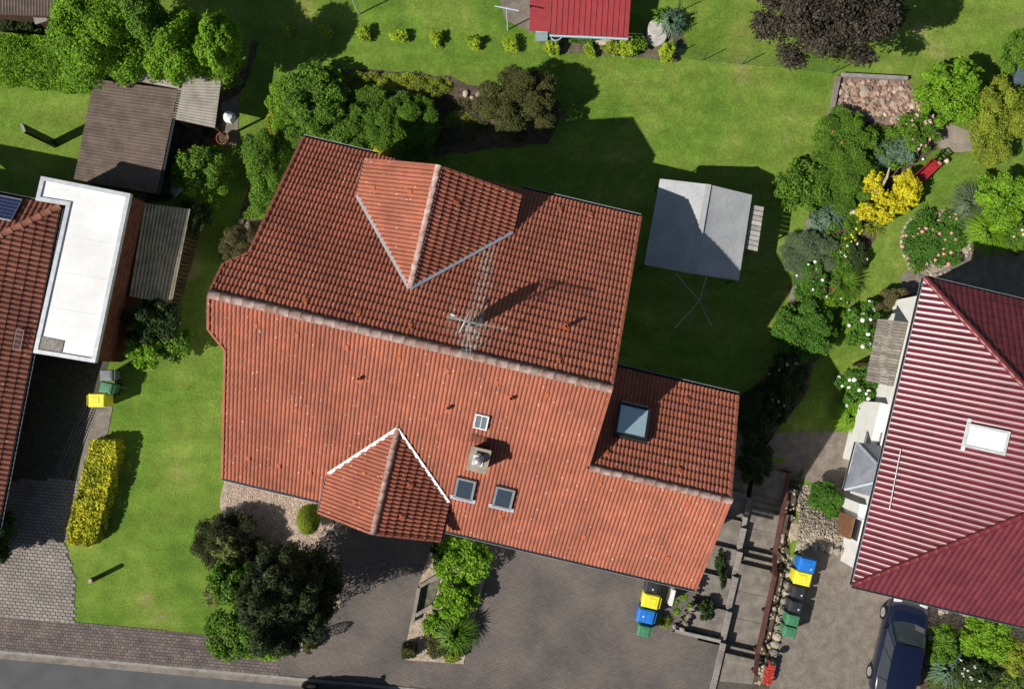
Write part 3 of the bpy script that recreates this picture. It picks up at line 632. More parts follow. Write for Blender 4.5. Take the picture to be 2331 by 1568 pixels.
for p, o_, s_ in [((853, 428), (DU, DZ, VD1), -1), ((937, 437), (DU, DZ, VD1), -1), ((1036, 461), (DU, DZ, VD1), 1), ((832, 1077), (FU, FZ, VF1), -1), ((812, 1142), (FU, FZ, VF1), -1), ((932, 1103), (FU, FZ, VF1), 1), ((914, 1175), (FU, FZ, VF1), 1)]:
    nn = NdR if s_ > 0 else NdL; W_ = UA * (-s_ * C2) + Vector((0, 0, S2))
    inst('vent_tile', vme, frame(hit(*p, uvp(o_[0], o_[2], o_[1]), nn) + nn * .03, W_.cross(nn), W_, nn), house)
for p, n_, o_, W_, hgt in (((820, 862), Nl, Ol, Wl, .35), ((1022, 928), Nl, Ol, Wl, .35), ((1164, 907), Nl, Ol, Wl, .35), ((1288, 744), Nu, Ou, Wu, .42)):
    c = hit(*p, o_, n_); m = MB(); r_ = .065
    m.lathe(c, [(r_ + .02, -.05), (r_, .02), (r_, hgt), (r_ - .015, hgt), (r_ - .015, 0), (0, 0)], 14)
    vp = m.build('vent_pipe', ORANGE if n_ is Nu else TERRA, house, smooth=True)
    MB().lathe(c, [(.048, hgt - .12), (0, hgt - .12)], 14).build('opening', BLACK, vp)
    MB().box(c + n_ * .05, UA, W_, n_, .13, .16, .03).build('base_tile', ORANGE, vp)
# skylights
FR = mk('grey_frame', (0.28, 0.28, 0.30), (0.22, 0.22, 0.24), 5, .45, metal=.2)
skylight(house, hit(1060, 1106, Ol, Nl), UA, Wl, Nl, .74, .98, .09, FR, GLASS, .21)
skylight(house, hit(1148, 1126, Ol, Nl), UA, Wl, Nl, .74, .98, .09, FR, GLASS, .21)
skylight(house, hit(1097, 954, Ol, Nl), UA, Wl, Nl, .50, .62, .05, WHITE, mk('wired_glass', (0.16, 0.20, 0.22), None, 5, .2, spec=.6), .19, True, False)
skylight(house, hit(1437, 965, Ow, Nu), -UA, Wu, Nu, 1.28, 1.46, .12, DARK, GLASS_SKY, .24, False, False)
MB().box(hit(1437, 965, Ow, Nu) - Wu * .74 + Nu * .2, UA, Wu, Nu, .5, .03, .03).build('hand_rail', ZINC, house)
# chimney
zt = 6.15; cc = P(1090, 1047, zt)
MB().box(cc - Vector((0, 0, .95)), UA, VA, (0, 0, 1), .30, .36, .85).build('chimney', mk('slate_cladding', (0.09, 0.075, 0.07), (0.06, 0.05, 0.05), 5, .8), house)
ch = [o for o in house.children if o.name.startswith('chimney')][0]
MB().box(cc - Vector((0, 0, .04)), UA, VA, (0, 0, 1), .37, .43, .06).build('cap', mk('tan_concrete', (0.40, 0.35, 0.27), (0.30, 0.265, 0.2), 6, .9, .3, 25), ch, bevel=.01)
fl = cc + uvp(-.02, -.02, .02)
MB().box(fl + Vector((0, 0, .02)), UA, VA, (0, 0, 1), .19, .18, .02).build('flue_plate', WHITE, ch)
MB().lathe(fl, [(.13, .03), (.13, .22), (.17, .22), (.16, .27), (.02, .33), (0, .33)], 18).build('flue', STEEL, ch, smooth=True)
MB().box(cc + uvp(.0, .27, .025), UA, VA, (0, 0, 1), .13, .05, .005).build('flue_opening', BLACK, ch)
sg = hit(1094, 996, Ol, Nl) + Nl * .16
st = MB()
for k in (-.13, .0, .13): st.bar(sg + Wl * k - UA * .38, sg + Wl * k + UA * .38, .02, .02, Nl)
for k in range(11): st.bar(sg - Wl * .13 + UA * (-.37 + k * .074), sg + Wl * .13 + UA * (-.37 + k * .074), .012, .02, Nl)
for s_ in (-.3, .3): st.bar(sg + UA * s_, sg + UA * s_ - Nl * .14, .03, .03, Wl)
st.build('step_grating', mk('rusty_grating', (0.33, 0.13, 0.08), (0.25, 0.1, 0.07), 6, .7), house)

# ---- aerial on the roof
mb = hit(1073, 739, Ou, Nu); top = mb + Vector((0, 0, 1.9))
an = thing('roof_aerial', mb, 'galvanised roof aerial mast with satellite dish and yagi antennas', 'antenna')
MB().tube([mb - Vector((0, 0, .1)), top], .028, 10).build('mast', STEEL, an)
m = MB().tube([mb + Vector((0, 0, 1.2)), P(1071, 809, 7.33)], .012, 6); m.build('stay', STEEL, an)
dn = Vector((-.89, .44, .10)).normalized(); dx = Vector((0, 0, 1)).cross(dn).normalized(); dy = dn.cross(dx)
dc = mb + Vector((0, 0, .78)) + dn * .12; D = MB(); S = 24
for j, (r_, dd) in enumerate(((0.001, 0), (.18, .012), (.34, .045), (.48, .09), (.485, .085), (.34, .035), (.18, .003), (0.001, -.01))):
    D.v += [dc + dx * r_ * math.cos(6.2832 * k / S) + dy * r_ * 1.08 * math.sin(6.2832 * k / S) + dn * dd for k in range(S)]
for j in range(7):
    for k in range(S): D.f.append([j * S + k, j * S + (k + 1) % S, (j + 1) * S + (k + 1) % S, (j + 1) * S + k])
D.build('dish', WHITE, an, smooth=True)
lnb = dc + dn * .55 - dy * .22
MB().tube([dc - dy * .5 + dn * .08, lnb], .012, 6).build('feed_arm', STEEL, an)
MB().tube([lnb - dn * .1, lnb + dn * .06], [.03, .045], 10).build('feed_horn', WHITE, an)
def yagi(c, d, back, fwd, n, el, z):
    d = Vector(d).normalized(); c = Vector((c.x, c.y, z)); s_ = d.cross(Vector((0, 0, 1)))
    yg = MB().bar(c - d * back, c + d * fwd, .018, .018).build('boom', STEEL, an); e = MB()
    for k in range(n):
        p = c - d * back + d * (back + fwd) * (k + .5) / n; e.tube([p - s_ * el, p + s_ * el], .006, 5)
    e.build('elements', STEEL, yg)
yagi(top, (1, -.19, 0), .75, 1.25, 11, .16, top.z - .12)
yagi(top, (-.08, -1, 0), .25, 1.15, 9, .2, top.z - .35)
yagi(top, (.9, -.28, 0), .8, .5, 4, .55, top.z - .6)

# ------------------------------------------------------------------ the burgundy-roofed house
BURG = tilemat('burgundy_glazed_tile', [(0, (0.130, 0.020, 0.032)), (.5, (0.148, 0.024, 0.036)), (1, (0.165, 0.027, 0.040))], .38, 0, spec=.35, coat=.26)
BURGM = mk('burgundy_ridge', (0.20, 0.035, 0.04), (0.15, 0.025, 0.03), 5, .4, spec=.5)
h2 = thing('house', uvp(20, 1, -.8), 'white house with glossy burgundy hipped tile roof', 'house')
T3 = .66; C3 = 1 / math.sqrt(1 + T3 * T3); S3 = T3 * C3; E0, E1, EU, EZ = -5.09, 7.23, 14.42, 2.8; hw = (E1 - E0) / 2; Ls = hw / C3
R2 = Roof(h2, BURG, .235, .41, 1, .042, flat=.15, smooth=True, thick=.010)
R2.plane(uvp(EU, E1, EZ), -VA, UA * C3 + Vector((0, 0, S3)), [(0, 0), (2 * hw, 0), (hw, Ls)])
R2.plane(uvp(EU, E0, EZ), UA, VA * C3 + Vector((0, 0, S3)), [(0, 0), (13, 0), (13, Ls), (hw, Ls)])
R2.plane(uvp(EU + 13, E1, EZ), -UA, -VA * C3 + Vector((0, 0, S3)), [(0, 0), (13, 0), (13 - hw, Ls), (0, Ls)])
R2.finish()
apx = uvp(EU + hw, E0 + hw, EZ + T3 * hw)
for e in (E0, E1): ridge_tiles(h2, uvp(EU, e, EZ) + Vector((0, 0, .05)), apx + Vector((0, 0, .06)), .12, BURGM, .38, 'hip_tile')
ridge_tiles(h2, apx + Vector((0, 0, .06)), uvp(EU + 13, E0 + hw, EZ + T3 * hw + .06), .12, BURGM)
m = MB().prism([uvp(EU + .42, E0 + .5), uvp(EU + 12.8, E0 + .5), uvp(EU + 12.8, E1 - .5), uvp(EU + .42, E1 - .5)], -2.2, EZ - .02); m.build('wall', PLASTER, h2)
m = MB().prism([uvp(EU + .05, E0 + .05), uvp(EU + 12.95, E0 + .05), uvp(EU + 12.95, E1 - .05), uvp(EU + .05, E1 - .05)], EZ - .17, EZ - .145); m.build('soffit', WHITE, h2)
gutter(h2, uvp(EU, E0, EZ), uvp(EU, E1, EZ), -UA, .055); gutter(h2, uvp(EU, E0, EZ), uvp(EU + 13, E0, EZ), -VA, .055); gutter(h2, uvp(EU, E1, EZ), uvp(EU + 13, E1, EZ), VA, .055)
Nw = (UA * -S3 + Vector((0, 0, C3))); Ww = UA * C3 + Vector((0, 0, S3)); Ow2 = uvp(EU, E1, EZ)
skylight(h2, hit(2246, 1000, Ow2, Nw), -VA, Ww, Nw, .90, 1.45, .10, mk('pale_frame', (0.5, 0.5, 0.5), None, 4, .5), BLIND, .14, False, False)
MB().box(hit(2200, 990, Ow2, Nw) + Nw * .09, VA, Ww, Nw, .62, .07, .012).build('flashing', ZINC, h2)
MB().bar(hit(2052, 1022, Ow2, Nw) + Nw * .12, hit(2026, 1158, Ow2, Nw) + Nw * .12, .03, .02, Nw).build('lightning_rod', ZINC, h2)
m = MB().prism([uvp(14.5, -.4), uvp(15.2, -.4), uvp(15.2, 2.2), uvp(14.5, 2.2)], -2, 1.15); m.build('bay_wall', PLASTER, h2)
m = MB().prism([uvp(14.55, -2.4), uvp(15.15, -2.4), uvp(15.15, -2.0), uvp(14.55, -2.0)], -2, 1.4); m.build('porch_pier', PLASTER, h2)
for a, b in ((-3.6, -2.6), (.0, 1.2)):
    wn = MB().box(uvp(EU + .415, (a + b) / 2, .8), UA, VA, (0, 0, 1), .02, .5, .6).build('window', WHITE, h2)
    MB().box(uvp(EU + .39, (a + b) / 2, .8), UA, VA, (0, 0, 1), .01, .42, .52).build('pane', GLASS, wn)
MB().box(uvp(14.66, -3.1, .0), UA, VA, (0, 0, 1), .05, .45, .9).build('porch_screen', mk('orange_wood', (0.24, 0.12, 0.065), (0.18, 0.09, 0.05), 5, .6), h2)
# slate porch roof
SLATE = mk('slate', (0.20, 0.215, 0.25), (0.15, 0.165, 0.195), 3, .55, spec=.5)
A_, B_, C_, D_, E_, F_ = P(1950, 1006, 1.35), P(2006, 1014, 1.4), P(1996, 1056, 2.15), P(1990, 1098, 2.15), P(1985, 1130, 1.4), P(1922, 1114, 1.35)
for pts in ((A_, C_, B_), (F_, D_, C_, A_), (F_, E_, D_)):
    n_ = (pts[1] - pts[0]).cross(pts[2] - pts[0]).normalized(); n_ = n_ if n_.z > 0 else -n_
    m = MB(); k = len(pts); m.add([p - n_ * .07 for p in pts] + list(pts), [list(range(k)), list(range(k, 2 * k))] + [(i, (i + 1) % k, k + (i + 1) % k, k + i) for i in range(k)]); m.build('porch_roof', SLATE, h2)
MB().bar(A_ + Vector((0, 0, .01)), C_ + Vector((0, 0, .01)), .09, .03).build('porch_hip', LEAD, h2); MB().bar(F_ + Vector((0, 0, .01)), D_ + Vector((0, 0, .01)), .09, .03).build('porch_hip', LEAD, h2)
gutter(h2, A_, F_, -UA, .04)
# boarded lean-to
q = [P(1998, 725, 1.0), P(2067, 733, 1.25), P(2032, 880, 1.25), P(1970, 866, 1.0)]
lt = thing('lean_to_roof', G(1985, 800), 'grey weathered board lean-to roof beside white hydrangeas', 'lean-to')
n = 21
for i in range(n):
    a, b = q[0].lerp(q[3], (i + .5) / n), q[1].lerp(q[2], (i + .5) / n); wd = (q[0] - q[3]).length / n
    MB().bar(a + Vector((0, 0, random.uniform(0, .008))), b, wd - .014, .028).build('board', WOODG, lt)
MB().bar(q[0].lerp(q[1], .3) - Vector((0, 0, .06)), q[3].lerp(q[2], .3) - Vector((0, 0, .06)), .06, .08).build('rafter', WOODB, lt); MB().bar(q[0].lerp(q[1], .85) - Vector((0, 0, .06)), q[3].lerp(q[2], .85) - Vector((0, 0, .06)), .06, .08).build('rafter', WOODB, lt)
for p in (q[0].lerp(q[3], .04), q[0].lerp(q[3], .96)):
    p = p.lerp(q[1], .25); MB().box(Vector((p.x, p.y, (p.z + gz(p.x, p.y)) / 2 - .05)), UA, VA, (0, 0, 1), .05, .05, (p.z - gz(p.x, p.y)) / 2 - .02).build('post', WOODB, lt)

# ------------------------------------------------------------------ left neighbour: tiled house, flat-roofed garage
TL_ = tilemat('brown_red_roof_tile', [(0, (0.20, 0.075, 0.05)), (.5, (0.235, 0.085, 0.055)), (1, (0.27, 0.10, 0.065))], .7, .08)
AL = R(11); ul = Vector((math.cos(AL), -math.sin(AL), 0)); vl = Vector((math.sin(AL), math.cos(AL), 0))
ne = P(137, 470, 1.95)
h3 = thing('house', ne - ul * 4 - vl * 6 - Vector((0, 0, 2.2)), 'brown-red tiled hipped house with solar panel beside white flat-roofed garage', 'house')
T4 = .5; C4 = 1 / math.sqrt(1 + T4 * T4); S4 = T4 * C4
R3 = Roof(h3, TL_, .205, .36, 1, .055, flat=.15)
R3.plane(ne - vl * 15, vl, -ul * C4 + Vector((0, 0, S4)), [(0, 0), (15, 0), (10.5, 4.5 / C4), (0, 4.5 / C4)])
R3.plane(ne, -ul, -vl * C4 + Vector((0, 0, S4)), [(0, 0), (9, 0), (4.5, 4.5 / C4)])
R3.finish()
ridge_tiles(h3, ne + Vector((0, 0, .05)), ne - ul * 4.5 - vl * 4.5 + Vector((0, 0, 4.5 * T4 + .05)), .13, mk('brown_hip', (0.30, 0.12, 0.075), (0.22, 0.09, 0.06), 6, .7), .40, 'hip_tile')
m = MB().prism([ne - ul * 8.2 - vl * 15, ne - ul * .85 - vl * 14.9, ne - ul * .85 - vl * .8, ne - ul * 8.2 - vl * .8], -.6, 1.82); m.build('wall', BRICKW, h3)
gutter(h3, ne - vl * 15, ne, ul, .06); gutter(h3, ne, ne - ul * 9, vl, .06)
Nn = (vl * S4 + Vector((0, 0, C4))); Wn = -vl * C4 + Vector((0, 0, S4))
pc = hit(53, 460, ne, Nn) + Nn * .14; sp = MB().box(pc - ul * .82 + Wn * .52, ul, Wn, Nn, .83, .53, .02).build('solar_panel', ZINC, h3)
m = MB()
for i in range(10):
    for j in range(6): m.box(pc - ul * (.82 - .74 + i * .164) + Wn * (.52 - .41 + j * .164) + Nn * .022, ul, Wn, Nn, .076, .076, .003)
m.build('cells', glassmat('solar_cell', (0.02, 0.03, 0.10), .15), sp)
Ne = (ul * S4 + Vector((0, 0, C4))); We = -ul * C4 + Vector((0, 0, S4)); gc = hit(42, 773, ne, Ne) + Ne * .15; m = MB()
for k in (-.4, .4): m.bar(gc + We * -.13 + vl * k, gc + We * .13 + vl * k, .02, .02, Ne)
for k in (-.13, .13): m.bar(gc + We * k - vl * .4, gc + We * k + vl * .4, .02, .02, Ne)
for k in range(9): m.bar(gc + We * -.13 + vl * (-.35 + k * .088), gc + We * .13 + vl * (-.35 + k * .088), .01, .015, Ne)
m.build('step_grating', ZINC, h3)
GZ = 2.35
gpoly = [P(x, y, GZ) for x, y in ((93, 401), (297, 441), (216, 826), (75, 803), (150, 467), (80, 456))]
gar = thing('garage', P(180, 640, 0), 'garage with white flat membrane roof and brown brick side wall', 'garage')
def inset(poly, d):
    out = []; n = len(poly)
    for i in range(n):
        a, b, c = poly[i - 1], poly[i], poly[(i + 1) % n]; e1 = (b - a).normalized(); e2 = (c - b).normalized()
        n1, n2 = Vector((e1.y, -e1.x, 0)), Vector((e2.y, -e2.x, 0)); k = (n1 + n2); k /= max(.3, k.dot(n1)); out.append(b + k * d)
    return out
ccw = gpoly                                            # clockwise in the plan; inset() moves points inwards
inn = inset(ccw, .16); outw = inset(ccw, .06)
m = MB().prism([Vector(p) for p in outw][::-1], -1.4, GZ - .12); m.build('wall', BRICKW, gar)
m = MB().prism([Vector(p) for p in inn][::-1], GZ - .11, GZ - .07); m.build('flat_roof', MEMBRANE, gar)
for i in range(len(ccw)):
    a, b, c, d = ccw[i], ccw[(i + 1) % 6], inn[(i + 1) % 6], inn[i]; m = MB(); lo = Vector((0, 0, -.22))
    m.hexa([d + lo, c + lo, b + lo, a + lo], [d, c, b, a]); m.build('roof_edge', ZINC, gar)
for f_ in (.3, .52, .74):
    MB().bar(inn[0].lerp(inn[3], f_) + ul * (1.35 if f_ < .4 else .75 if f_ < .6 else .4) + Vector((0, 0, -.066)) , inn[1].lerp(inn[2], f_) - ul * .02 + Vector((0, 0, -.066)), .06, .006).build('membrane_seam', MEMBRANE, gar)
mt = [P(x, y, GZ - .05) for x, y in ((90, 765), (146, 776), (140, 802), (86, 793))]
m = MB().prism(mt[::-1], GZ - .07, GZ - .03); m.build('gravel_mat', mk('mossy_gravel', (0.32, 0.30, 0.27), (0.19, 0.18, 0.16), 8, .95, .6, 25), gar)
m = MB().prism(mt[::-1], GZ - .07, GZ - .06); 
BM_ = MB(); a0, a1 = outw[1], outw[2]; d_ = (a1 - a0); L_ = d_.length; d_.normalize(); o_ = Vector((-d_.y, d_.x, 0)); 
nb = 0; bme = bpy.data.meshes.new('brick'); b_ = MB().box((0, 0, 0), (1, 0, 0), (0, 1, 0), (0, 0, 1), .115, .006, .032); bme.from_pydata([tuple(v) for v in b_.v], [], b_.f); bme.materials.append(BRICKW)
R_ = MB()
for r_ in range(29):                                   # facing bricks on the garage side
    for i in range(int(L_ / .245)):
        p = a0 + d_ * ((i + .5 + .5 * (r_ % 2)) * .245); p = Vector((p.x, p.y, GZ - .2 - r_ * .076)) + o_ * .006
        if (p - a0).xy.dot(d_.xy) > L_ - .13 : continue
        if nb < 300: inst('brick', bme, frame(p, d_, o_, (0, 0, 1)), gar); nb += 1
        else: R_.box(p, d_, o_, (0, 0, 1), .115, .006, .032)
tag(R_.build('bricks_further_down', BRICKW, gar), kind='stuff')

# ------------------------------------------------------------------ sheds with corrugated roofs
def corr(parent, name, q, pitch, amp, mat, along=0, th=.006):
    """one corrugated sheet over the quad q (4 points); along=0: the ridges run from q0-q1 to q3-q2"""
    a, b, c, d = [Vector(p) for p in (q if along == 0 else (q[1], q[2], q[3], q[0]))]
    n = max(4, int(round((b - a).length / pitch)) * 6); V = []; nn = (b - a).cross(d - a).normalized(); nn = nn if nn.z > 0 else -nn
    for sgn in (0, -1):
        for t in (0.0, 1.0):
            for k in range(n + 1):
                p = a.lerp(b, k / n).lerp(d.lerp(c, k / n), t); V.append(p + nn * (amp * math.sin(k / 6 * 2 * math.pi) + sgn * th))
    m = n + 1; Q = [(k, k + 1, m + k + 1, m + k) for k in range(n)] + [(2 * m + k, 3 * m + k, 3 * m + k + 1, 2 * m + k + 1) for k in range(n)]
    Q += [(k, 2 * m + k, 2 * m + k + 1, k + 1) for k in range(n)] + [(m + k, m + k + 1, 3 * m + k + 1, 3 * m + k) for k in range(n)]
    return mesh_np(name, [tuple(v) for v in V], Q, mat, parent, smooth=False)
def quad(q, s0, s1, t0, t1):
    f = lambda s, t: q[0].lerp(q[1], s).lerp(q[3].lerp(q[2], s), t)
    return [f(s0, t0), f(s1, t0), f(s1, t1), f(s0, t1)]
ETB = mk('brown_fibre_cement', (0.165, 0.125, 0.10), (0.11, 0.085, 0.072), 2.2, .9, .3, 40, fine=(25, .25))
ETG = mk('grey_fibre_cement', (0.36, 0.33, 0.29), (0.25, 0.23, 0.205), 1.8, .9, .3, 40, fine=(25, .2))
ETD = mk('lichen_fibre_cement', (0.30, 0.28, 0.20), (0.19, 0.18, 0.13), 2.5, .9, .3, 40, fine=(25, .3))
shed = thing('shed', G(285, 310), 'garden shed with brown corrugated roof in two columns of sheets', 'shed')
q = [P(214, 180, .05), P(406, 205, .2), P(357, 442, .2), P(168, 410, .05)]
for c in range(2):
    for r_ in range(5):
        k = quad(q, c * .5, c * .5 + .505 - c * .005, r_ * .2, min(1, r_ * .2 + .215)); up1 = Vector((0, 0, .016 * c))
        corr(shed, 'roof_sheet', [k[0] + up1, k[1] + up1, k[2] + up1 + Vector((0, 0, .022)), k[3] + up1 + Vector((0, 0, .022))], .13, .008, ETB, 1)
m = MB().prism([p.lerp((q[0] + q[2]) / 2, .06) for p in q][::-1], -1.7, -.03); m.build('wall', DARK, shed)
MB().bar(q[1] + uvp(.08, 0, -.02), q[2] + uvp(.08, 0, -.02), .09, .05).build('gutter', DARK, shed)
s2 = thing('lean_to_shed', G(440, 240), 'open lean-to with pale grey corrugated roof beside the brown shed', 'shed')
q = [P(412, 158, .2), P(508, 150, .2), P(489, 292, .2), P(393, 271, .2)]
for r_ in range(2): corr(s2, 'roof_sheet', quad(q, 0, 1, r_ * .5, r_ * .5 + .5), .13, .009, ETG, 1)
for p in q: 
    p = p.lerp((q[0] + q[2]) / 2, .08); MB().box(Vector((p.x, p.y, -.72)), UA, VA, (0, 0, 1), .04, .04, .86).build('post', WOODB, s2)
m = MB().prism([q[0].lerp(q[3], .03), q[0].lerp(q[3], .97), q[0].lerp(q[3], .97) + UA * .06, q[0].lerp(q[3], .03) + UA * .06], -1.5, .13); m.build('back_wall', WOODB, s2)
s4 = thing('shed', G(340, 150), 'small shed with pale grey corrugated roof under the bright green trees', 'shed')
q = [P(310, 110, .35), P(420, 120, .35), P(406, 203, .3), P(296, 182, .3)]
for r_ in range(2): corr(s4, 'roof_sheet', quad(q, r_ * .5, r_ * .5 + .5, 0, 1), .13, .009, ETG, 1)
m = MB().prism([p.lerp((q[0] + q[2]) / 2, .05) for p in q][::-1], -1.7, .2); m.build('wall', WOODB, s4)
ws = thing('woodshed', G(370, 580), 'woodshed with lichen-covered corrugated roof along the garage wall', 'shed')
q = [P(329, 463, .85), P(433, 476, .5), P(391, 692, .5), P(294, 674, .85)]
for r_ in range(2): corr(ws, 'roof_sheet', [p + Vector((0, 0, .01 * r_)) for p in quad(q, 0, 1, r_ * .49, r_ * .49 + .51)], .14, .012, ETD, 0)
for k in range(22):
    p = q[1].lerp(q[2], (k + .5) / 22) - UA * .1; g0 = gz(p.x, p.y)
    MB().box(Vector((p.x, p.y, (.42 + g0) / 2)), VA, UA, (0, 0, 1), .06, .015, (.42 - g0) / 2).build('slat', WOODB, ws)
for p in (q[1].lerp(q[2], .01), q[1].lerp(q[2], .5), q[1].lerp(q[2], .99)):
    MB().box(p + uvp(-.2, 0, -1.1), UA, VA, (0, 0, 1), .05, .05, 1.05).build('post', WOODB, ws)
MB().bar(q[1] + uvp(-.1, 0, -.09), q[2] + uvp(-.1, 0, -.09), .06, .08).build('beam', WOODB, ws)
s5 = thing('shed', G(60, 0), 'shed with brown corrugated roof behind the dark shrub', 'shed')
q = [P(-90, -70, .6), P(175, -55, .6), P(176, 38, .75), P(-90, 30, .75)]
for r_ in range(3): corr(s5, 'roof_sheet', quad(q, r_ / 3, (r_ + 1) / 3, 0, 1), .12, .012, ETB, 0)
m = MB().prism([p.lerp((q[0] + q[2]) / 2, .06) for p in q][::-1], -1.7, .5); m.build('wall', WOODB, s5)
m = MB().box(P(92, 42, .3), uvp(.85, .5), uvp(-.5, .85), (0, 0, 1), .28, .2, .03); tag(m.build('stone_slab', CONC, bevel=.01), 'grey slab lying by the brown corrugated roof', 'slab')
# red metal roofed hut
RED = mk('red_metal', (0.36, 0.045, 0.05), (0.30, 0.04, 0.045), 3, .5, spec=.5)
hut = thing('garden_hut', G(1320, 20), 'garden hut with red ribbed metal roof and pale blue eaves', 'hut')
q = [P(1258, -60, .1), P(1440, -60, .1), P(1430, 86, -.3), P(1251, 78, -.3)]
for i in range(14):
    a, b, c, d = quad(q, i / 14, (i + 1) / 14, 0, 1); n_ = Vector((0, 0, 1))
    m = MB(); m.hexa([a - n_ * .02, b - n_ * .02, c - n_ * .02, d - n_ * .02], [a, b, c, d]); pn = m.build('roof_panel', RED, hut)
    MB().bar(a + n_ * .012, d + n_ * .012, .035, .035).build('rib', RED, pn)
q2 = [P(1208, -60, -.15), P(1256, -60, -.15), P(1250, 73, -.36), P(1205, 70, -.36)]
for i in range(4):
    a, b, c, d = quad(q2, 0, 1, i / 4, (i + 1) / 4); m = MB(); n_ = Vector((0, 0, 1)); m.hexa([a - n_ * .02, b - n_ * .02, c - n_ * .02, d - n_ * .02], [a, b, c, d]); pn = m.build('side_roof_panel', RED, hut); MB().bar(a + n_ * .008, b + n_ * .008, .02, .02).build('rib', RED, pn)
PBL = mk('pale_blue_paint', (0.50, 0.66, 0.74), (0.42, 0.57, 0.66), 4, .6)
MB().bar(q[3] + Vector((0, -.05, -.06)), q[2] + Vector((0, -.05, -.06)), .06, .09).build('fascia', PBL, hut)
m = MB().prism([p.lerp((q[0] + q[2]) / 2, .36) for p in q][::-1], -1.7, -.33); m.build('wall', PBL, hut)
MB().box(P(1233, 78, -.95), (1, 0, 0), (0, 1, 0), (0, 0, 1), .26, .12, .52).build('cupboard', PBL, hut)
# pavilion
pv = thing('pavilion', G(1585, 530), 'garden pavilion with light grey gabled fabric roof', 'pavilion')
e_, r_ = .55, 1.15
nw, rn, ne2, se, rs, sw = P(1503, 407, e_), P(1613, 420, r_), P(1712, 444, e_), P(1682, 638, e_), P(1578, 622, r_), P(1467, 602, e_)
FAB = mk('grey_canvas', (0.46, 0.47, 0.48), (0.38, 0.39, 0.40), 1.2, .85, .25, 9, fine=(6, .06))
def cloth(a, b, c, d, nm):                             # slightly sagging canvas panel
    N_ = 10; V = []; Q = []
    for j in range(N_ + 1):
        for i in range(N_ + 1):
            s, t = i / N_, j / N_; p = a.lerp(b, s).lerp(d.lerp(c, s), t); V.append(p - Vector((0, 0, .05 * math.sin(math.pi * s) * math.sin(math.pi * t))))
    for j in range(N_):
        for i in range(N_): k = j * (N_ + 1) + i; Q.append((k, k + 1, k + N_ + 2, k + N_ + 1))
    return mesh_np(nm, [tuple(v) for v in V], Q, FAB, pv, smooth=True)
cloth(sw, rs, rn, nw, 'canopy'); cloth(rs, se, ne2, rn, 'canopy')
dv = Vector((0, 0, -.16))
for a, b in ((nw, sw), (se, ne2), (sw, rs), (rs, se), (ne2, rn), (rn, nw)): m = MB(); m.add([a, b, b + dv, a + dv], [(0, 1, 2, 3)]); m.build('valance', FAB, pv)
MB().bar(rs + Vector((0, 0, .01)), rn + Vector((0, 0, .01)), .22, .015).build('ridge_band', FAB, pv)
for p in (nw, ne2, se, sw):
    p = p.lerp((nw + se) / 2, .04); g0 = gz(p.x, p.y); MB().tube([Vector((p.x, p.y, g0)), Vector((p.x, p.y, e_ - .02))], .03, 8).build('pole', DARK, pv)
for a, b in ((nw, ne2), (ne2, se), (se, sw), (sw, nw)): MB().tube([a.lerp((nw + se) / 2, .04) - Vector((0, 0, .06)), b.lerp((nw + se) / 2, .04) - Vector((0, 0, .06))], .02, 6).build('rail', DARK, pv)
bn = thing('slatted_rack', G(1712, 520), 'grey slatted wooden rack beside the pavilion', 'rack')
a, b, c, d = P(1713, 466, .3), P(1739, 471, .3), P(1724, 573, .3), P(1695, 566, .3)
for i in range(9):
    k = quad([a, b, c, d], 0, 1, i / 9 + .008, (i + 1) / 9 - .008); zz = Vector((0, 0, random.uniform(-.01, .01))); m = MB(); m.hexa([p - Vector((0, 0, .025)) + zz for p in (k[3], k[2], k[1], k[0])], [p + zz for p in (k[3], k[2], k[1], k[0])]); m.build('slat', mk('pale_wood', (0.42, 0.40, 0.37), (0.33, 0.31, 0.28), 4, .8, island=.15), bn)
for p in (a, b, c, d):
    p = p.lerp((a + c) / 2, .12); MB().box(Vector((p.x, p.y, -.62)), UA, VA, (0, 0, 1), .03, .03, .89).build('leg', WOODG, bn)
# rotary clothes dryer
dc_ = G(1580, 690); rd = thing('rotary_dryer', dc_, 'rotary clothes dryer with four thin arms below the pavilion', 'clothes dryer')
cen = Vector((dc_.x, dc_.y, -.35)); ends = [P(x, y, .35) for x, y in ((1539, 623), (1609, 628), (1620, 743), (1537, 746))]
MB().tube([dc_, Vector((dc_.x, dc_.y, .1))], .025, 8).build('pole', STEEL, rd)
for p in ends: MB().tube([cen, p], .016, 6).build('arm', STEEL, rd)
m = MB()
for k in range(5):
    f_ = .55 + k * .11; rg = [cen.lerp(p, f_) for p in ends]
    for i in range(4): m.tube([rg[i], rg[(i + 1) % 4]], .002, 4)
m.build('washing_line', mk('grey_line', (0.25, 0.27, 0.25), None, 4, .7), rd)

# ------------------------------------------------------------------ steps, kerb wall, handrail, retaining wall
st1 = thing('garden_steps', uvp(9.7, -6, -1.4), 'wide concrete slab steps going down beside the red house', 'steps')
vs1 = [-8.98, -7.8, -6.49, -5.27, -4.05, -2.85, -1.65, -.4]
MB().box(uvp(9.72, -9.06, -.02), UA, VA, (0, 0, 1), .98, .07, .09).build('edge_stone', CONC, st1, bevel=.01)
for i in range(7):
    z = (-.25, -.5, -.75, -1.0, -1.2, -1.35, -1.45)[i]; a, b = vs1[i], vs1[i + 1]; u0 = 8.75 + .02 * i
    MB().prism([uvp(u0, a + .012), uvp(10.7, a + .012), uvp(10.7, b), uvp(u0, b)], z - .5, z).build('slab', CONCD, st1, bevel=.012)
st2 = thing('garden_path_steps', uvp(11.6, -6, -1.6), 'narrow exposed-aggregate stepped path between kerb wall and brown handrail', 'steps')
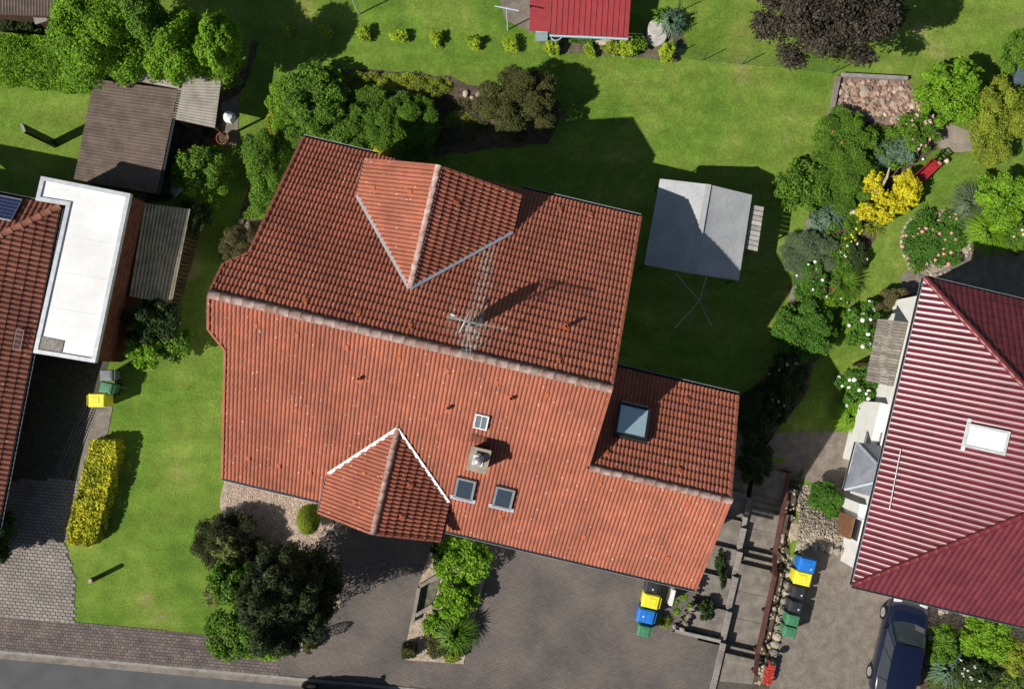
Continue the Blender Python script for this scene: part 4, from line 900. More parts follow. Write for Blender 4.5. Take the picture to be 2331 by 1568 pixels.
z = .0; edges = [(-12.2, 0), (-9.5, .25), (-9.22, .25), (-5.76, .25), (-5.46, .25), (-5.18, .25), (-3.37, .1), (-3.1, .08), (-2.85, .05), (-1.6, 0)]
for i in range(len(edges) - 1):
    z -= edges[i][1]; a, b = edges[i][0], edges[i + 1][0]; n = max(1, round((b - a) / 1.1))
    for k in range(n):
        va, vb = a + (b - a) * k / n, a + (b - a) * (k + 1) / n
        MB().prism([uvp(10.95, va + .008), uvp(12.45, va + .008), uvp(12.45, vb), uvp(10.95, vb)], z - .45, z - .003 * k).build('tread', CONCD, st2, bevel=.01)
kw = thing('kerb_wall', uvp(10.82, -8, -1), 'low stepped kerb wall of dark paving stones between the two flights', 'wall')
for a, b, zt_ in ((-11.7, -9.1, .12), (-9.05, -7.8, -.08), (-7.77, -6.35, -.33), (-6.31, -5.3, -.58), (-5.26, -4.3, -.83), (-4.26, -3.0, -1.05)):
    MB().prism([uvp(10.71, a), uvp(10.94, a), uvp(10.94, b), uvp(10.71, b)], zt_ - .7, zt_ - .06).build('wall_core', CONC, kw)
    n = round((b - a) / .105)
    for k in range(n): MB().box(uvp(10.835, a + (k + .5) * (b - a) / n, zt_ - .035), UA, VA, (0, 0, 1), .1, (b - a) / n / 2 - .006, .035).build('coping_stone', PAVERG, kw)
hr = thing('handrail', uvp(12.15, -6, -1), 'reddish brown handrail beside the stepped path', 'handrail')
hp = [uvp(12.2, -9.9, .92), uvp(12.22, -9.1, .5), uvp(12.2, -5.8, .42), uvp(12.2, -5.0, -.25), uvp(12.15, -3.4, -.3), uvp(12.1, -1.5, -.6)]
for a, b in zip(hp, hp[1:]): MB().bar(a, b, .13, .035).build('rail', WOODRED, hr)
for a, b in zip(hp, hp[1:]): MB().bar(a - Vector((0, 0, .35)), b - Vector((0, 0, .35)), .04, .08).build('lower_rail', WOODRED, hr)
for k, p in enumerate([hp[0], hp[1], hp[1].lerp(hp[2], .5), hp[2], hp[3], hp[4], hp[5]]): MB().box(p - Vector((0, 0, .62)) + UA * .05, UA, VA, (0, 0, 1), .035, .035, .6).build('post', WOODRED, hr)
def rock(seed, sub=1):
    rg = random.Random(seed); bm = bmesh.new(); bmesh.ops.create_icosphere(bm, subdivisions=sub, radius=1)
    for v in bm.verts:
        k = max(abs(v.co.x), abs(v.co.y), abs(v.co.z)); v.co *= (.62 + .38 / k * .8) * rg.uniform(.84, 1.12); v.co.z = max(-.75, min(.7, v.co.z))
    me = bpy.data.meshes.new('stone'); bm.to_mesh(me); bm.free(); return me
ROCKS = {mt.name: [] for mt in (STONE, STONER, STONEG)}
for mt in (STONE, STONER, STONEG):
    for k in range(6): me = rock(k + len(mt.name)); me.materials.append(mt); ROCKS[mt.name].append(me)
def put_rock(mt, c, sx, sy, sz, parent=None, name='stone', yaw=None):
    M4 = Matrix.Translation(c) @ Matrix.Rotation(random.uniform(0, 6.28) if yaw is None else yaw, 4, 'Z') @ Matrix.Diagonal((sx, sy, sz, 1))
    return inst(name, random.choice(ROCKS[mt.name]), M4, parent)
rw = thing('retaining_wall', uvp(12.9, -7, -.5), 'dry retaining wall of rough grey stones along the bin driveway', 'wall')
line = [P(x, y, .1) for x, y in ((1757, 1512), (1772, 1440), (1785, 1380), (1797, 1320), (1810, 1280), (1826, 1254), (1845, 1245), (1880, 1248), (1945, 1264))]
for i in range(len(line) - 1):
    a, b = line[i], line[i + 1]; n = max(1, round((b - a).length / .34)); yaw = math.atan2((b - a).y, (b - a).x)
    for k in range(n):
        p = a.lerp(b, (k + .5) / n)
        for c in range(4):
            if c and p.x < 11.2 and c > 2: continue
            put_rock(STONEG if random.random() < .7 else STONE, Vector((p.x, p.y, .06 - c * .26)) + Vector((random.uniform(-.03, .03), random.uniform(-.03, .03), 0)), .2, .2, .16, rw, yaw=yaw + random.uniform(-.15, .15))
cb = thing('cobble_strip', uvp(12.6, -7, -1.5), None, None); tag(cb, kind='structure')
for a, b, z_ in ((-11.4, -9.5, .03), (-9.5, -5.7, -.3), (-5.7, -3.3, -.85), (-3.3, -2.2, -1.2)):
    MB().prism([uvp(12.46, a), uvp(12.98, a), uvp(12.98, b), uvp(12.46, b)], z_ - 1.2, z_).build('soil_step', SOIL, cb)
    for k in range(int((b - a) * 13)): r_ = random.uniform(.05, .10); put_rock(STONE, uvp(random.uniform(12.5, 12.85), random.uniform(a, b), z_ + .02), r_, r_ * .8, r_ * .7, cb, 'cobble')
# pebbles as real stones
def pebbles(parent, poly, n, r0, r1, mt, name='pebbles', dz=.02):
    w3 = DP(poly); xs = [p.x for p in w3]; ys = [p.y for p in w3]; bmv, _f = [], []
    base = bmesh.new(); bmesh.ops.create_icosphere(base, subdivisions=1, radius=1); base.verts.index_update()
    bv = np.array([v.co[:] for v in base.verts]); bf = np.array([[v.index for v in f.verts] for f in base.faces]); base.free()
    X = RNG.uniform(min(xs), max(xs), n * 3); Y = RNG.uniform(min(ys), max(ys), n * 3); ok = pip(X, Y, w3); X, Y = X[ok][:n], Y[ok][:n]; n = len(X)
    Z = np.array([gz(x, y) for x, y in zip(X, Y)]) + dz; r_ = RNG.uniform(r0, r1, n); th = RNG.uniform(0, 6.28, n)
    sc = np.stack([r_ * RNG.uniform(.8, 1.3, n), r_ * RNG.uniform(.6, 1, n), r_ * .6], 1)
    L = bv[None] * sc[:, None] * RNG.uniform(.85, 1.15, (n, len(bv), 1)); c, s_ = np.cos(th)[:, None], np.sin(th)[:, None]
    V = np.stack([L[:, :, 0] * c - L[:, :, 1] * s_ + X[:, None], L[:, :, 0] * s_ + L[:, :, 1] * c + Y[:, None], L[:, :, 2] + Z[:, None]], 2).reshape(-1, 3)
    FF = (bf[None] + (np.arange(n) * len(bv))[:, None, None]).reshape(-1, 3)
    return tag(mesh_np(name, V, FF, mt, parent, base=None), kind='stuff')
pebbles(PEBB, [(1805, 1100), (1960, 1115), (1950, 1262), (1830, 1243), (1797, 1260), (1793, 1200)], 2600, .035, .075, STONE)
pebbles(None, [(2118, 1385), (2200, 1400), (2331, 1432), (2331, 1470), (2180, 1445), (2112, 1428)], 1200, .035, .075, STONE)
pebbles(None, [(520, 1090), (735, 1135), (745, 1195), (690, 1262), (620, 1250), (600, 1240), (540, 1150), (515, 1150)], 2600, .015, .04, mk('pinkish_chip', (0.58, 0.45, 0.36), (0.42, 0.31, 0.25), 4, .9, island=.35), dz=.05)
pebbles(None, [(985, 1245), (1020, 1250), (1000, 1310), (975, 1340), (960, 1400), (935, 1495), (1040, 1505), (1030, 1440), (990, 1400), (985, 1330)], 1300, .015, .035, MATS['pinkish_chip'], dz=.05)
# rockery
rk = [o for o in COL.objects if o.name.startswith('garden_bed')]; rock_bed = rk[3]
BASE[rock_bed] = Vector((0, 0, 0)); rp_ = DP([(1912, 182), (2058, 188), (2100, 240), (2125, 300), (2080, 290), (2000, 272), (1900, 266)])
big = [((1968, 206), .26), ((1912, 212), .15), ((2050, 203), .15), ((2075, 243), .17), ((2095, 252), .18), ((2000, 273), .18), ((2072, 283), .24), ((2038, 268), .2), ((2055, 215), .14), ((2085, 225), .14), ((1975, 262), .14), ((1900, 262), .14)]
for (c, r_) in big: put_rock(STONE if c[1] < 255 else STONEG, G(*c, .06), r_, r_ * .75, .11, rock_bed)
xs = [p.x for p in rp_]; ys = [p.y for p in rp_]; k = 0
while k < 288:
    x, y = random.uniform(min(xs), max(xs)), random.uniform(min(ys), max(ys))
    if not pip([x], [y], rp_)[0]: continue
    r_ = random.uniform(.085, .165); put_rock(STONER if random.random() < .85 else STONE, Vector((x, y, gz(x, y) + .04)), r_, r_ * random.uniform(.5, .9), random.uniform(.05, .09), rock_bed); k += 1
def timber(name, label, pts, wd, ht, mat, n=None):
    w3 = DP(pts); t = thing(name, w3[0], label, 'edging')
    for a, b in zip(w3, w3[1:]):
        L = (b - a).length; k = max(1, round(L / 1.2))
        for i in range(k):
            p, q_ = a.lerp(b, (i + .004) / k), a.lerp(b, (i + .996) / k); p.z = gz(p.x, p.y) + ht / 2; q_.z = gz(q_.x, q_.y) + ht / 2; MB().bar(p, q_, wd, ht).build('edging_board', mat, t, bevel=.008)
    return t
timber('bed_edging', 'weathered timber edging along the rockery', [(1906, 176), (1889, 262), (1862, 395)], .22, .2, WOODG)
timber('bed_edging', 'pale concrete edging across the top of the rockery', [(1912, 174), (2062, 182)], .16, .25, CONC)
timber('bed_edging', 'concrete edging along the lavender and hosta bed', [(1840, 500), (1832, 535)], .2, .22, CONCD)
timber('bed_edging', 'long concrete edging beside the peony bed', [(1812, 625), (1795, 705), (1783, 770)], .2, .22, CONCD)
timber('brick_edging', 'red brick edging on the inner side of the long bed border', [(1817, 640), (1802, 710), (1794, 755)], .1, .26, BRICKW)
for c, n, r0, sa, ea, lab in (((2125, 552), 24, 82, 100, 300, 'curved row of pale stones edging the rose island'),):
    t = thing('stone_edging', G(*c), lab, 'edging')
    for k in range(n):
        a = R(sa + (ea - sa) * k / (n - 1)); put_rock(STONE, G(c[0] + r0 * math.cos(a) * .9, c[1] - r0 * math.sin(a) * .9 + 0, .03), .11, .07, .06, t, yaw=a + 1.57)
for a, b, r_ in (((2180, 480), (2200, 590), .12),):
    t = thing('stone_edging', G(*a), 'loose pile of tan stones on the right of the rose island', 'edging')
    for k in range(40): put_rock(STONE, G(random.uniform(2185, 2215), random.uniform(510, 590), .03), random.uniform(.05, .1), .06, .05, t)
# island planter of old timbers
pl = thing('timber_planter', P(965, 1370), 'angled planter wall of dark old timbers on the drive island', 'planter')
for a, b in (((940, 1415), (955, 1335)), ((957, 1332), (1005, 1303)), ((947, 1398), (985, 1375))): MB().bar(P(*a, .2), P(*b, .2), .14, .4).build('timber', WOODG, pl, bevel=.01)
MB().prism([P(955, 1395), P(985, 1378), P(1003, 1312), P(962, 1336)][::-1], .05, .08).build('soil_fill', mk('mossy_soil', (0.17, 0.17, 0.12), (0.1, 0.1, 0.07), 5, .95), pl)
tag(MB().bar(P(1062, 1470, .06), P(1092, 1325, .06), .06, .12).build('edging_stone', CONC), 'thin concrete kerb on the garage side of the drive island', 'kerb')

# ------------------------------------------------------------------ wheelie bins
BINC = {'yellow': (0.88, 0.80, 0.05), 'blue': (0.02, 0.20, 0.68), 'green': (0.07, 0.24, 0.12), 'dark grey': (0.035, 0.038, 0.045), 'silver grey': (0.20, 0.21, 0.23)}
def bin_(col, px, py, big, yaw, label, sticker=None):
    w_, d_, h_ = (.58, .72, 1.06) if big else (.48, .55, .94); c = P(px, py, h_); t = thing('wheelie_bin', (c.x, c.y, .04), label, 'bin', None)
    mt = glossy(col + '_plastic', BINC[col], .4); X = Vector((math.cos(yaw), math.sin(yaw), 0)); Y = Vector((-X.y, X.x, 0)); o = Vector((c.x, c.y, 0))
    def rect(wx, wy, z, ox=0.0): return [o + X * (sx * wx / 2 + ox) + Y * sy * wy / 2 + Vector((0, 0, z)) for sx, sy in ((-1, -1), (1, -1), (1, 1), (-1, 1))]
    m = MB(); m.hexa(rect(d_ * .74, w_ * .76, .08), rect(d_ * .93, w_ * .93, h_ - .1)); m.build('body', mt, t, bevel=.03)
    m = MB(); m.hexa(rect(d_ * .98, w_ * .98, h_ - .14), rect(d_ * .99, w_ * .99, h_ - .09)); m.build('rim', mt, t, bevel=.02)
    m = MB(); m.hexa(rect(d_, w_, h_ - .085), rect(d_ * .86, w_ * .86, h_)); ld = m.build('lid', mt, t, bevel=.03)
    m = MB(); m.hexa(rect(d_ * .5, w_ * .55, h_ - .01, -.05), rect(d_ * .45, w_ * .5, h_ + .018, -.05)); m.build('lid_panel', mt, ld, bevel=.01)
    if sticker: m = MB(); m.lathe(o + X * sticker[0] + Y * sticker[1], [(.035, h_ + .004), (.035, h_ + .022), (0, h_ + .022)], 10); m.build('badge', WHITE, ld)
    m = MB(); hx = -d_ / 2 - .05; m.tube([o + X * (-d_ / 2) + Y * w_ * .36 + Vector((0, 0, h_ - .1)), o + X * hx + Y * w_ * .36 + Vector((0, 0, h_ - .08)), o + X * hx - Y * w_ * .36 + Vector((0, 0, h_ - .08)), o + X * (-d_ / 2) - Y * w_ * .36 + Vector((0, 0, h_ - .1))], .014, 6); m.build('handle', mt, t)
    for s_ in (-1, 1):
        b = o + X * (-d_ * .36) + Y * s_ * w_ * .38 + Vector((0, 0, .11)); MB().tube([b, b + Y * s_ * .05], .1, 14).build('wheel', BLACK, t)
    return t
a0 = -AN; pi = math.pi
bin_('silver grey', 241, 854, False, a0 + .25 + pi, 'silver grey wheelie bin by the garage corner', None)
bin_('green', 240, 883, False, a0 + pi, 'green wheelie bin between the silver grey and yellow bins')
bin_('yellow', 219, 911, True, 0, 'yellow wheelie bin on the concrete strip by the neighbour garage')
bin_('dark grey', 1484, 1338, False, a0 + pi, 'dark grey wheelie bin half under the red house eaves', (-.05, .05))
bin_('yellow', 1482, 1369, True, a0 + pi, 'yellow wheelie bin standing next to the eaves of the red house')
bin_('blue', 1471, 1403, True, a0 + pi, 'blue wheelie bin in the row on the brown paved drive', (.12, .02))
bin_('green', 1467, 1437, False, a0 + pi, 'small green wheelie bin at the end of the row on the paved drive')
bin_('blue', 1839, 1287, True, a0, 'blue wheelie bin by the curved stone retaining wall', (.16, -.12))
bin_('yellow', 1829, 1317, True, a0, 'yellow wheelie bin beside the blue one at the stone wall', (.1, -.05))
bin_('dark grey', 1819, 1349, False, a0, 'dark grey wheelie bin next to the yellow one at the stone wall', (.12, -.08))['group'] = 'bins at the stone wall'
bin_('dark grey', 1812, 1381, False, a0, 'dark grey wheelie bin next to the green bins at the stone wall', (.12, -.08))['group'] = 'bins at the stone wall'
bin_('green', 1806, 1412, False, a0, 'green wheelie bin touching a dark grey one at the stone wall')['group'] = 'bins at the stone wall'
bin_('green', 1799, 1439, False, a0, 'green wheelie bin at the street end of the stone wall row')['group'] = 'bins at the stone wall'

# ------------------------------------------------------------------ cars
def car(name, label, c, yaw, col, L=4.1, W=1.74, Ht=1.5):
    t = thing(name, c, label, 'car'); X = Vector((math.cos(yaw), math.sin(yaw), 0)); Y = Vector((-X.y, X.x, 0)); c = Vector(c)
    paint = mk(label[:12] + '_paint', col, tuple(x * .9 for x in col), 2, .25, spec=.6); paint.node_tree.nodes['Principled BSDF'].inputs['Coat Weight'].default_value = 1
    def pt(x, y, z): return c + X * x * L + Y * y * W / 2 + Vector((0, 0, z))
    # lower body: stations x (fraction of length), half width factor, sill height, shoulder height
    stn = [(-.5, .74, .42, .72), (-.485, .86, .30, .86), (-.44, .94, .24, .93), (-.3, 1, .2, .94), (0, 1, .2, .92), (.15, 1, .2, .90), (.27, .99, .2, .86), (.38, .96, .22, .80), (.46, .86, .26, .70), (.49, .74, .32, .6), (.5, .62, .4, .54)]
    m = MB(); n = 14
    for x, hwid, z0, z1 in stn:
        r = [(-.86, z0), (-1, z0 + .12), (-1.0, (z0 + z1) / 2), (-.97, z1 - .07), (-.88, z1 - .005), (-.6, z1 + .03), (-.2, z1 + .045), (.2, z1 + .045), (.6, z1 + .03), (.88, z1 - .005), (.97, z1 - .07), (1.0, (z0 + z1) / 2), (1, z0 + .12), (.86, z0)]
        m.v += [pt(x, y * hwid, z) for y, z in r]
    for i in range(len(stn) - 1):
        for k in range(n): m.f.append([i * n + k, (i + 1) * n + k, (i + 1) * n + (k + 1) % n, i * n + (k + 1) % n])
    m.f.append(list(range(n))); m.f.append(list(range((len(stn) - 1) * n, len(stn) * n))[::-1])
    body = m.build('body', paint, t, smooth=True)
    # cabin: lower ring to roof ring
    lo = [(-.485, .80), (-.3, .9), (0, .92), (.18, .9), (.26, .82)]; hi = [(-.42, .62), (-.3, .70), (-.1, .73), (.04, .72), (.09, .66)]; zl = [.9, .92, .91, .9, .88]; zh = [Ht - .06, Ht - .01, Ht, Ht - .02, Ht - .06]
    roof = MB(); rr = []
    for (x, y), z in zip(hi, zh): rr += [pt(x, -y, z - .03), pt(x, -y * .6, z), pt(x, 0, z + .012), pt(x, y * .6, z), pt(x, y, z - .03)]
    roof.add(rr, [(i * 5 + k, (i + 1) * 5 + k, (i + 1) * 5 + k + 1, i * 5 + k + 1) for i in range(4) for k in range(4)]); roof.build('roof', paint, t, smooth=True)
    for s_ in (-1, 1):
        g = MB(); vv_ = []
        for (xl, yl), (xh, yh), a, b in zip(lo, hi, zl, zh): vv_ += [pt(xl, s_ * yl, a), pt(xh, s_ * yh, b - .03)]
        for i in range(4): g.add([vv_[2 * i], vv_[2 * i + 2], vv_[2 * i + 3], vv_[2 * i + 1]], [(0, 1, 2, 3)])
        g.build('side_window', GLASS, t)
        for i in (1, 2, 3): MB().bar(vv_[2 * i], vv_[2 * i + 1], .05, .02, Y * s_).build('pillar', paint, t)
        MB().tube([vv_[0], vv_[1]], .045, 6).build('pillar', paint, t); MB().tube([vv_[8], vv_[9]], .035, 6).build('pillar', paint, t)
        MB().box(pt(.19, s_ * 1.1, .96), X, Y, (0, 0, 1), .06, .1, .065).build('wing_mirror', paint, t, bevel=.03)
        MB().box(pt(.475, s_ * .62, .66), X, Y, (0, 0, 1), .09, .17, .05).build('headlight', mk('headlight_glass', (0.7, 0.72, 0.75), None, 4, .1), t, bevel=.03)
        MB().box(pt(-.487, s_ * .78, .86), X, Y, (0, 0, 1), .05, .12, .12).build('tail_light', glossy('tail_red', (0.5, 0.02, 0.02), .2), t, bevel=.03)
        for x in (-.31, .31):
            w0 = pt(x, s_ * .82, .31); w1 = pt(x, s_ * 1.01, .31); wh = MB().tube([w0, w1], .31, 20).build('wheel', BLACK, t); MB().tube([w1, w1 + Y * s_ * .012], .2, 14).build('rim', STEEL, wh)
    y0, y1 = hi[4][1], lo[4][1]; fw = MB(); fw.add([pt(.26, -y1, .88), pt(.285, -.3, .9), pt(.285, .3, .9), pt(.26, y1, .88), pt(.09, y0, zh[4] - .03), pt(.1, .3, zh[4]), pt(.1, -.3, zh[4]), pt(.09, -y0, zh[4] - .03)], [(0, 1, 6, 7), (1, 2, 5, 6), (2, 3, 4, 5)]); fw.build('windscreen', GLASS, t)
    y0, y1 = hi[0][1], lo[0][1]; fw = MB(); fw.add([pt(-.485, -y1, .9), pt(-.485, y1, .9), pt(-.42, y0, zh[0] - .03), pt(-.42, -y0, zh[0] - .03)], [(3, 2, 1, 0)]); fw.build('rear_window', GLASS, t)
    return t
cpos = P(2052, 1478, .8)
car('parked_car', 'dark blue hatchback parked beside the burgundy-roofed house', (cpos.x, cpos.y, .02), R(90 - 13), (0.006, 0.010, 0.034))
cp2 = cl(14.2, -1.15, -.1)
car('parked_car', 'dark car parked on the street at the kerb', cp2, math.atan2(CD.y, CD.x), (0.05, 0.05, 0.055), 4.3, 1.78, 1.52)

# ------------------------------------------------------------------ vegetation
LM = {
 'bright': leafmat('leaf_bright', (0.085, 0.2, 0.012), (0.29, 0.52, 0.03)),
 'mid': leafmat('leaf_mid', (0.055, 0.125, 0.014), (0.19, 0.36, 0.032)),
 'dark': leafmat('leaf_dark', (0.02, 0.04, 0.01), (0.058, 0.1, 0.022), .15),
 'conifer': leafmat('leaf_conifer', (0.012, 0.024, 0.008), (0.06, 0.092, 0.024), .1),
 'olive': leafmat('leaf_olive', (0.062, 0.072, 0.022), (0.16, 0.165, 0.045)),
 'juniper': leafmat('leaf_juniper', (0.038, 0.049, 0.019), (0.088, 0.101, 0.035)),
 'lime': leafmat('leaf_lime', (0.166, 0.261, 0.018), (0.535, 0.683, 0.045)),
 'yellow': leafmat('leaf_yellow', (0.483, 0.414, 0.017), (0.850, 0.805, 0.034), .3),
 'goldgreen': leafmat('leaf_goldgreen', (0.12, 0.2, 0.015), (0.9, 0.82, 0.05), .12),
 'ygreen': leafmat('leaf_yellowgreen', (0.14, 0.19, 0.02), (0.4, 0.48, 0.045)),
 'copper': leafmat('leaf_copper', (0.026, 0.022, 0.016), (0.105, 0.088, 0.06), .1),
 'blue': leafmat('leaf_bluegreen', (0.070, 0.140, 0.084), (0.210, 0.322, 0.210)),
 'sage': leafmat('leaf_sage', (0.1, 0.15, 0.075), (0.24, 0.31, 0.16)),
 'brown': leafmat('leaf_brownish', (0.090, 0.075, 0.033), (0.195, 0.180, 0.068)),
 'deep': leafmat('leaf_deep', (0.04, 0.115, 0.014), (0.13, 0.3, 0.03)),
 'palegold': leafmat('leaf_palegold', (0.16, 0.19, 0.05), (0.33, 0.36, 0.12)),
}
FLW = {k: mk('petal_' + k, c, tuple(x * .85 for x in c), 8, .7) for k, c in dict(white=(.85, .85, .8), pink=(.72, .32, .32), red=(.55, .06, .04), orange=(.75, .2, .05), yellow=(.8, .65, .03), rose=(.78, .50, .47)).items()}
def unit(n):
    d = RNG.normal(size=(n, 3)); return d / np.linalg.norm(d, axis=1)[:, None]
def leaf_arrays(p, nrm, L, W):
    n = len(p); t = np.cross(nrm, unit(n)); t /= np.linalg.norm(t, axis=1)[:, None] + 1e-9; b = np.cross(nrm, t)
    L = L * RNG.uniform(.7, 1.3, (n, 1)); W = W * RNG.uniform(.7, 1.3, (n, 1))
    V = np.stack([p - t * L / 2, p + b * W / 2 - t * L * .08, p + t * L / 2 - nrm * L * .12, p - b * W / 2 - t * L * .08], 1).reshape(-1, 3)
    return V, np.arange(4 * n).reshape(-1, 4)
def crown_pts(lobes, n, shell, flat_bottom=-.35, irr=1.0):
    lobes = np.array(lobes, float); ar = (lobes[:, 3] * lobes[:, 4] + lobes[:, 4] * lobes[:, 5] + lobes[:, 3] * lobes[:, 5]); ix = RNG.choice(len(lobes), n, p=ar / ar.sum()); Lb = lobes[ix]
    d = unit(n); lowm = d[:, 2] < flat_bottom; d[lowm, 2] *= -1
    r = 1 - shell * RNG.random(n) ** 1.4
    ph = RNG.uniform(0, 6, 6); r *= 1 + irr * .13 * np.sin(d[:, 0] * 5 + ph[0] + ix) * np.sin(d[:, 1] * 5 + ph[1]) + irr * .09 * np.sin(d[:, 0] * 12 + ph[2]) * np.sin(d[:, 1] * 11 + ph[3]) * np.cos(d[:, 2] * 9 + ph[4])
    sp = RNG.random(n) < .05 * irr; r[sp] *= RNG.uniform(1.02, 1.22, sp.sum())
    p = Lb[:, :3] + d * r[:, None] * Lb[:, 3:6]
    nn = d / Lb[:, 3:6]; nn /= np.linalg.norm(nn, axis=1)[:, None]
    return p, nn
def lumps(c, rx, ry, rz, k, size=.45, seed=0, spread=.72):
    rg = np.random.default_rng(seed); out = [(*c, rx * .8, ry * .8, rz * .85)]
    for i in range(k):
        a = 6.283 * (i + rg.uniform(-.3, .3)) / k * 2.618; e = rg.uniform(-.25, .95); ce = math.sqrt(max(0, 1 - e * e)); s = size * rg.uniform(.65, 1.15)
        out.append((c[0] + rx * spread * ce * math.cos(a), c[1] + ry * spread * ce * math.sin(a), c[2] + rz * spread * e, rx * s, ry * s, rz * s * .9))
    return out
SEED = [0]; PL = []
def plant(name, label, px, py, rx, ry, h, leaf='mid', L=.10, W=.06, k=9, dens=1.0, group=None, cat='shrub', trunk=None, shell=.4, size=.45, rough=.75, zc=.52, flowers=None, base_z=None, spread=.78, irr=1.0, skirt=0):
    """px,py: middle of the crown as the photo shows it; rx,ry in photo pixels; h height in metres"""
    SEED[0] += 1; sd_ = SEED[0]
    if cat in ('shrub', 'plant', 'rose', 'hydrangea') and irr > .5 and name != 'young_shrub': spread, size, k, irr = .95, size * .72, k + 10, 1.3
    if px > 1770 and py < 840 and cat != 'tree': f_ = .88 if name == 'golden_shrub' else 1.05; rx *= f_; ry *= f_
    g = G(px, py).z if base_z is None else base_z
    for _ in range(3): c = P(px, py, g + h * zc); g = gz(c.x, c.y) if base_z is None else base_z
    sc = (H - c.z) / F; RX, RY = rx * sc, ry * sc; t0 = trunk or 0.0; RZ = (h - t0) / 2; cz = g + t0 + RZ
    t = thing(name, (c.x, c.y, g), label, cat, group)
    lobes = lumps((c.x, c.y, cz), RX, RY, RZ, k, size, sd_, spread)
    if skirt: lobes += [(c.x, c.y, g + h * .22, RX * .95, RY * .95, h * .24), (c.x + RX * .2, c.y - RY * .1, g + h * .42, RX * .85, RY * .85, h * .25)]
    area = 4 * math.pi * ((RX * RY) ** 1.6 / 3 + (RX * RZ) ** 1.6 / 3 + (RY * RZ) ** 1.6 / 3) ** (1 / 1.6)
    n = int(min(80000, max(300, dens * 4.2 * area / (L * W * .5)) * .8))
    p, nn = crown_pts(lobes, n, shell, irr=irr); nr = nn * .75 + unit(n) * rough; nr[:, 2] += .25; nr /= np.linalg.norm(nr, axis=1)[:, None]
    ok = p[:, 2] > g + .02; p, nr = p[ok], nr[ok]
    V, Q = leaf_arrays(p, nr, L, W); mesh_np('crown' if trunk else 'foliage', V, Q, LM[leaf], t)
    m = MB(); rg = random.Random(sd_)
    if trunk:
        m.tube([(c.x, c.y, g - .05), (c.x + rg.uniform(-.05, .05), c.y, g + t0 * .6), (c.x, c.y, cz + RZ * .3)], [.05 + h * .022, .04 + h * .016, .02], 8)
    for i in range(6):
        l = lobes[rg.randrange(len(lobes))]; m.tube([(c.x, c.y, g + max(.02, t0 * .7)), (c.x * .5 + l[0] * .5, c.y * .5 + l[1] * .5, g + t0 + (cz - g - t0) * .6), (l[0], l[1], l[2])], [.012 + h * .012, .012 + h * .006, .006], 5)
    m.build('trunk' if trunk else 'stem', BARK, t)
    if flowers:
        fc, nf, r0 = flowers; p, nn = crown_pts(lobes, nf * 2, .08, 0.1); up = np.argsort(-nn[:, 2])[:int(nf * 1.6)]; sel = RNG.choice(up, nf, replace=False)
        if r0 >= .07:
            bm = bmesh.new(); bmesh.ops.create_icosphere(bm, subdivisions=2, radius=1)
            for v in bm.verts: v.co *= random.uniform(.86, 1.08)
            me = bpy.data.meshes.new('bloom'); bm.to_mesh(me); bm.free(); me.materials.append(FLW[fc])
            for i in sel: s_ = r0 * random.uniform(.7, 1.25); inst('bloom', me, Matrix.Translation(p[i]) @ Matrix.Diagonal((s_, s_ * random.uniform(.8, 1.1), s_ * .7, 1)), t)
        else:
            pp = np.repeat(p[sel], 5, 0) + RNG.normal(size=(nf * 5, 3)) * r0 * .5; pp[:, 2] += .03; V, Q = leaf_arrays(pp, np.array([0, 0, 1.0]) + unit(nf * 5) * .5, r0 * 1.5, r0 * 1.2)
            tag(mesh_np('blossoms', V, Q, FLW[fc], t), kind='stuff')
    return t
def tuft(name, label, px, py, r, h, leaf='mid', n=220, wd=.025, group=None, cat='plant', flowers=None):
    """arching blades growing from one root"""
    g = G(px, py); rr = r * (H - g.z) / F; t = thing(name, g, label, cat, group); a = RNG.uniform(0, 6.283, n); e = RNG.uniform(.25, 1, n); hh = h * RNG.uniform(.6, 1.1, n)
    d = np.stack([np.cos(a), np.sin(a), np.zeros(n)], 1); s = np.stack([-np.sin(a), np.cos(a), np.zeros(n)], 1); o = np.array(g)[None] + d * RNG.uniform(0, .25, (n, 1)) * rr
    P0 = o; P1 = o + d * (rr * .45 * e)[:, None] + np.array([0, 0, 1]) * (hh * .8)[:, None]; P2 = o + d * (rr * e)[:, None] + np.array([0, 0, 1]) * (hh * .62)[:, None]
    w_ = wd * RNG.uniform(.7, 1.3, (n, 1)); V = np.stack([P0 - s * w_ * .6, P0 + s * w_ * .6, P1 + s * w_, P1 - s * w_, P2 + s * w_ * .25, P2 - s * w_ * .25], 1).reshape(-1, 3)
    i = np.arange(n)[:, None] * 6; Q = np.concatenate([i + np.array([[0, 1, 2, 3]]), i + np.array([[3, 2, 4, 5]])]); mesh_np('leaves', V, Q, LM[leaf], t)
    MB().lathe(g, [(.06 + rr * .1, -.02), (.03 + rr * .06, .05), (0, .06)], 8).build('root_crown', BARK, t)
    if flowers:
        fc, nf, r0 = flowers; ii = RNG.choice(n, nf); pp = P2[ii] * .5 + P1[ii] * .5 + np.array([0, 0, .06]); pp = np.repeat(pp, 5, 0) + RNG.normal(size=(nf * 5, 3)) * r0 * .4
        V, Q = leaf_arrays(pp, np.array([0, 0, 1.0]) + unit(nf * 5) * .5, r0 * 1.4, r0 * 1.2); tag(mesh_np('blossoms', V, Q, FLW[fc], t), kind='stuff')
    return t
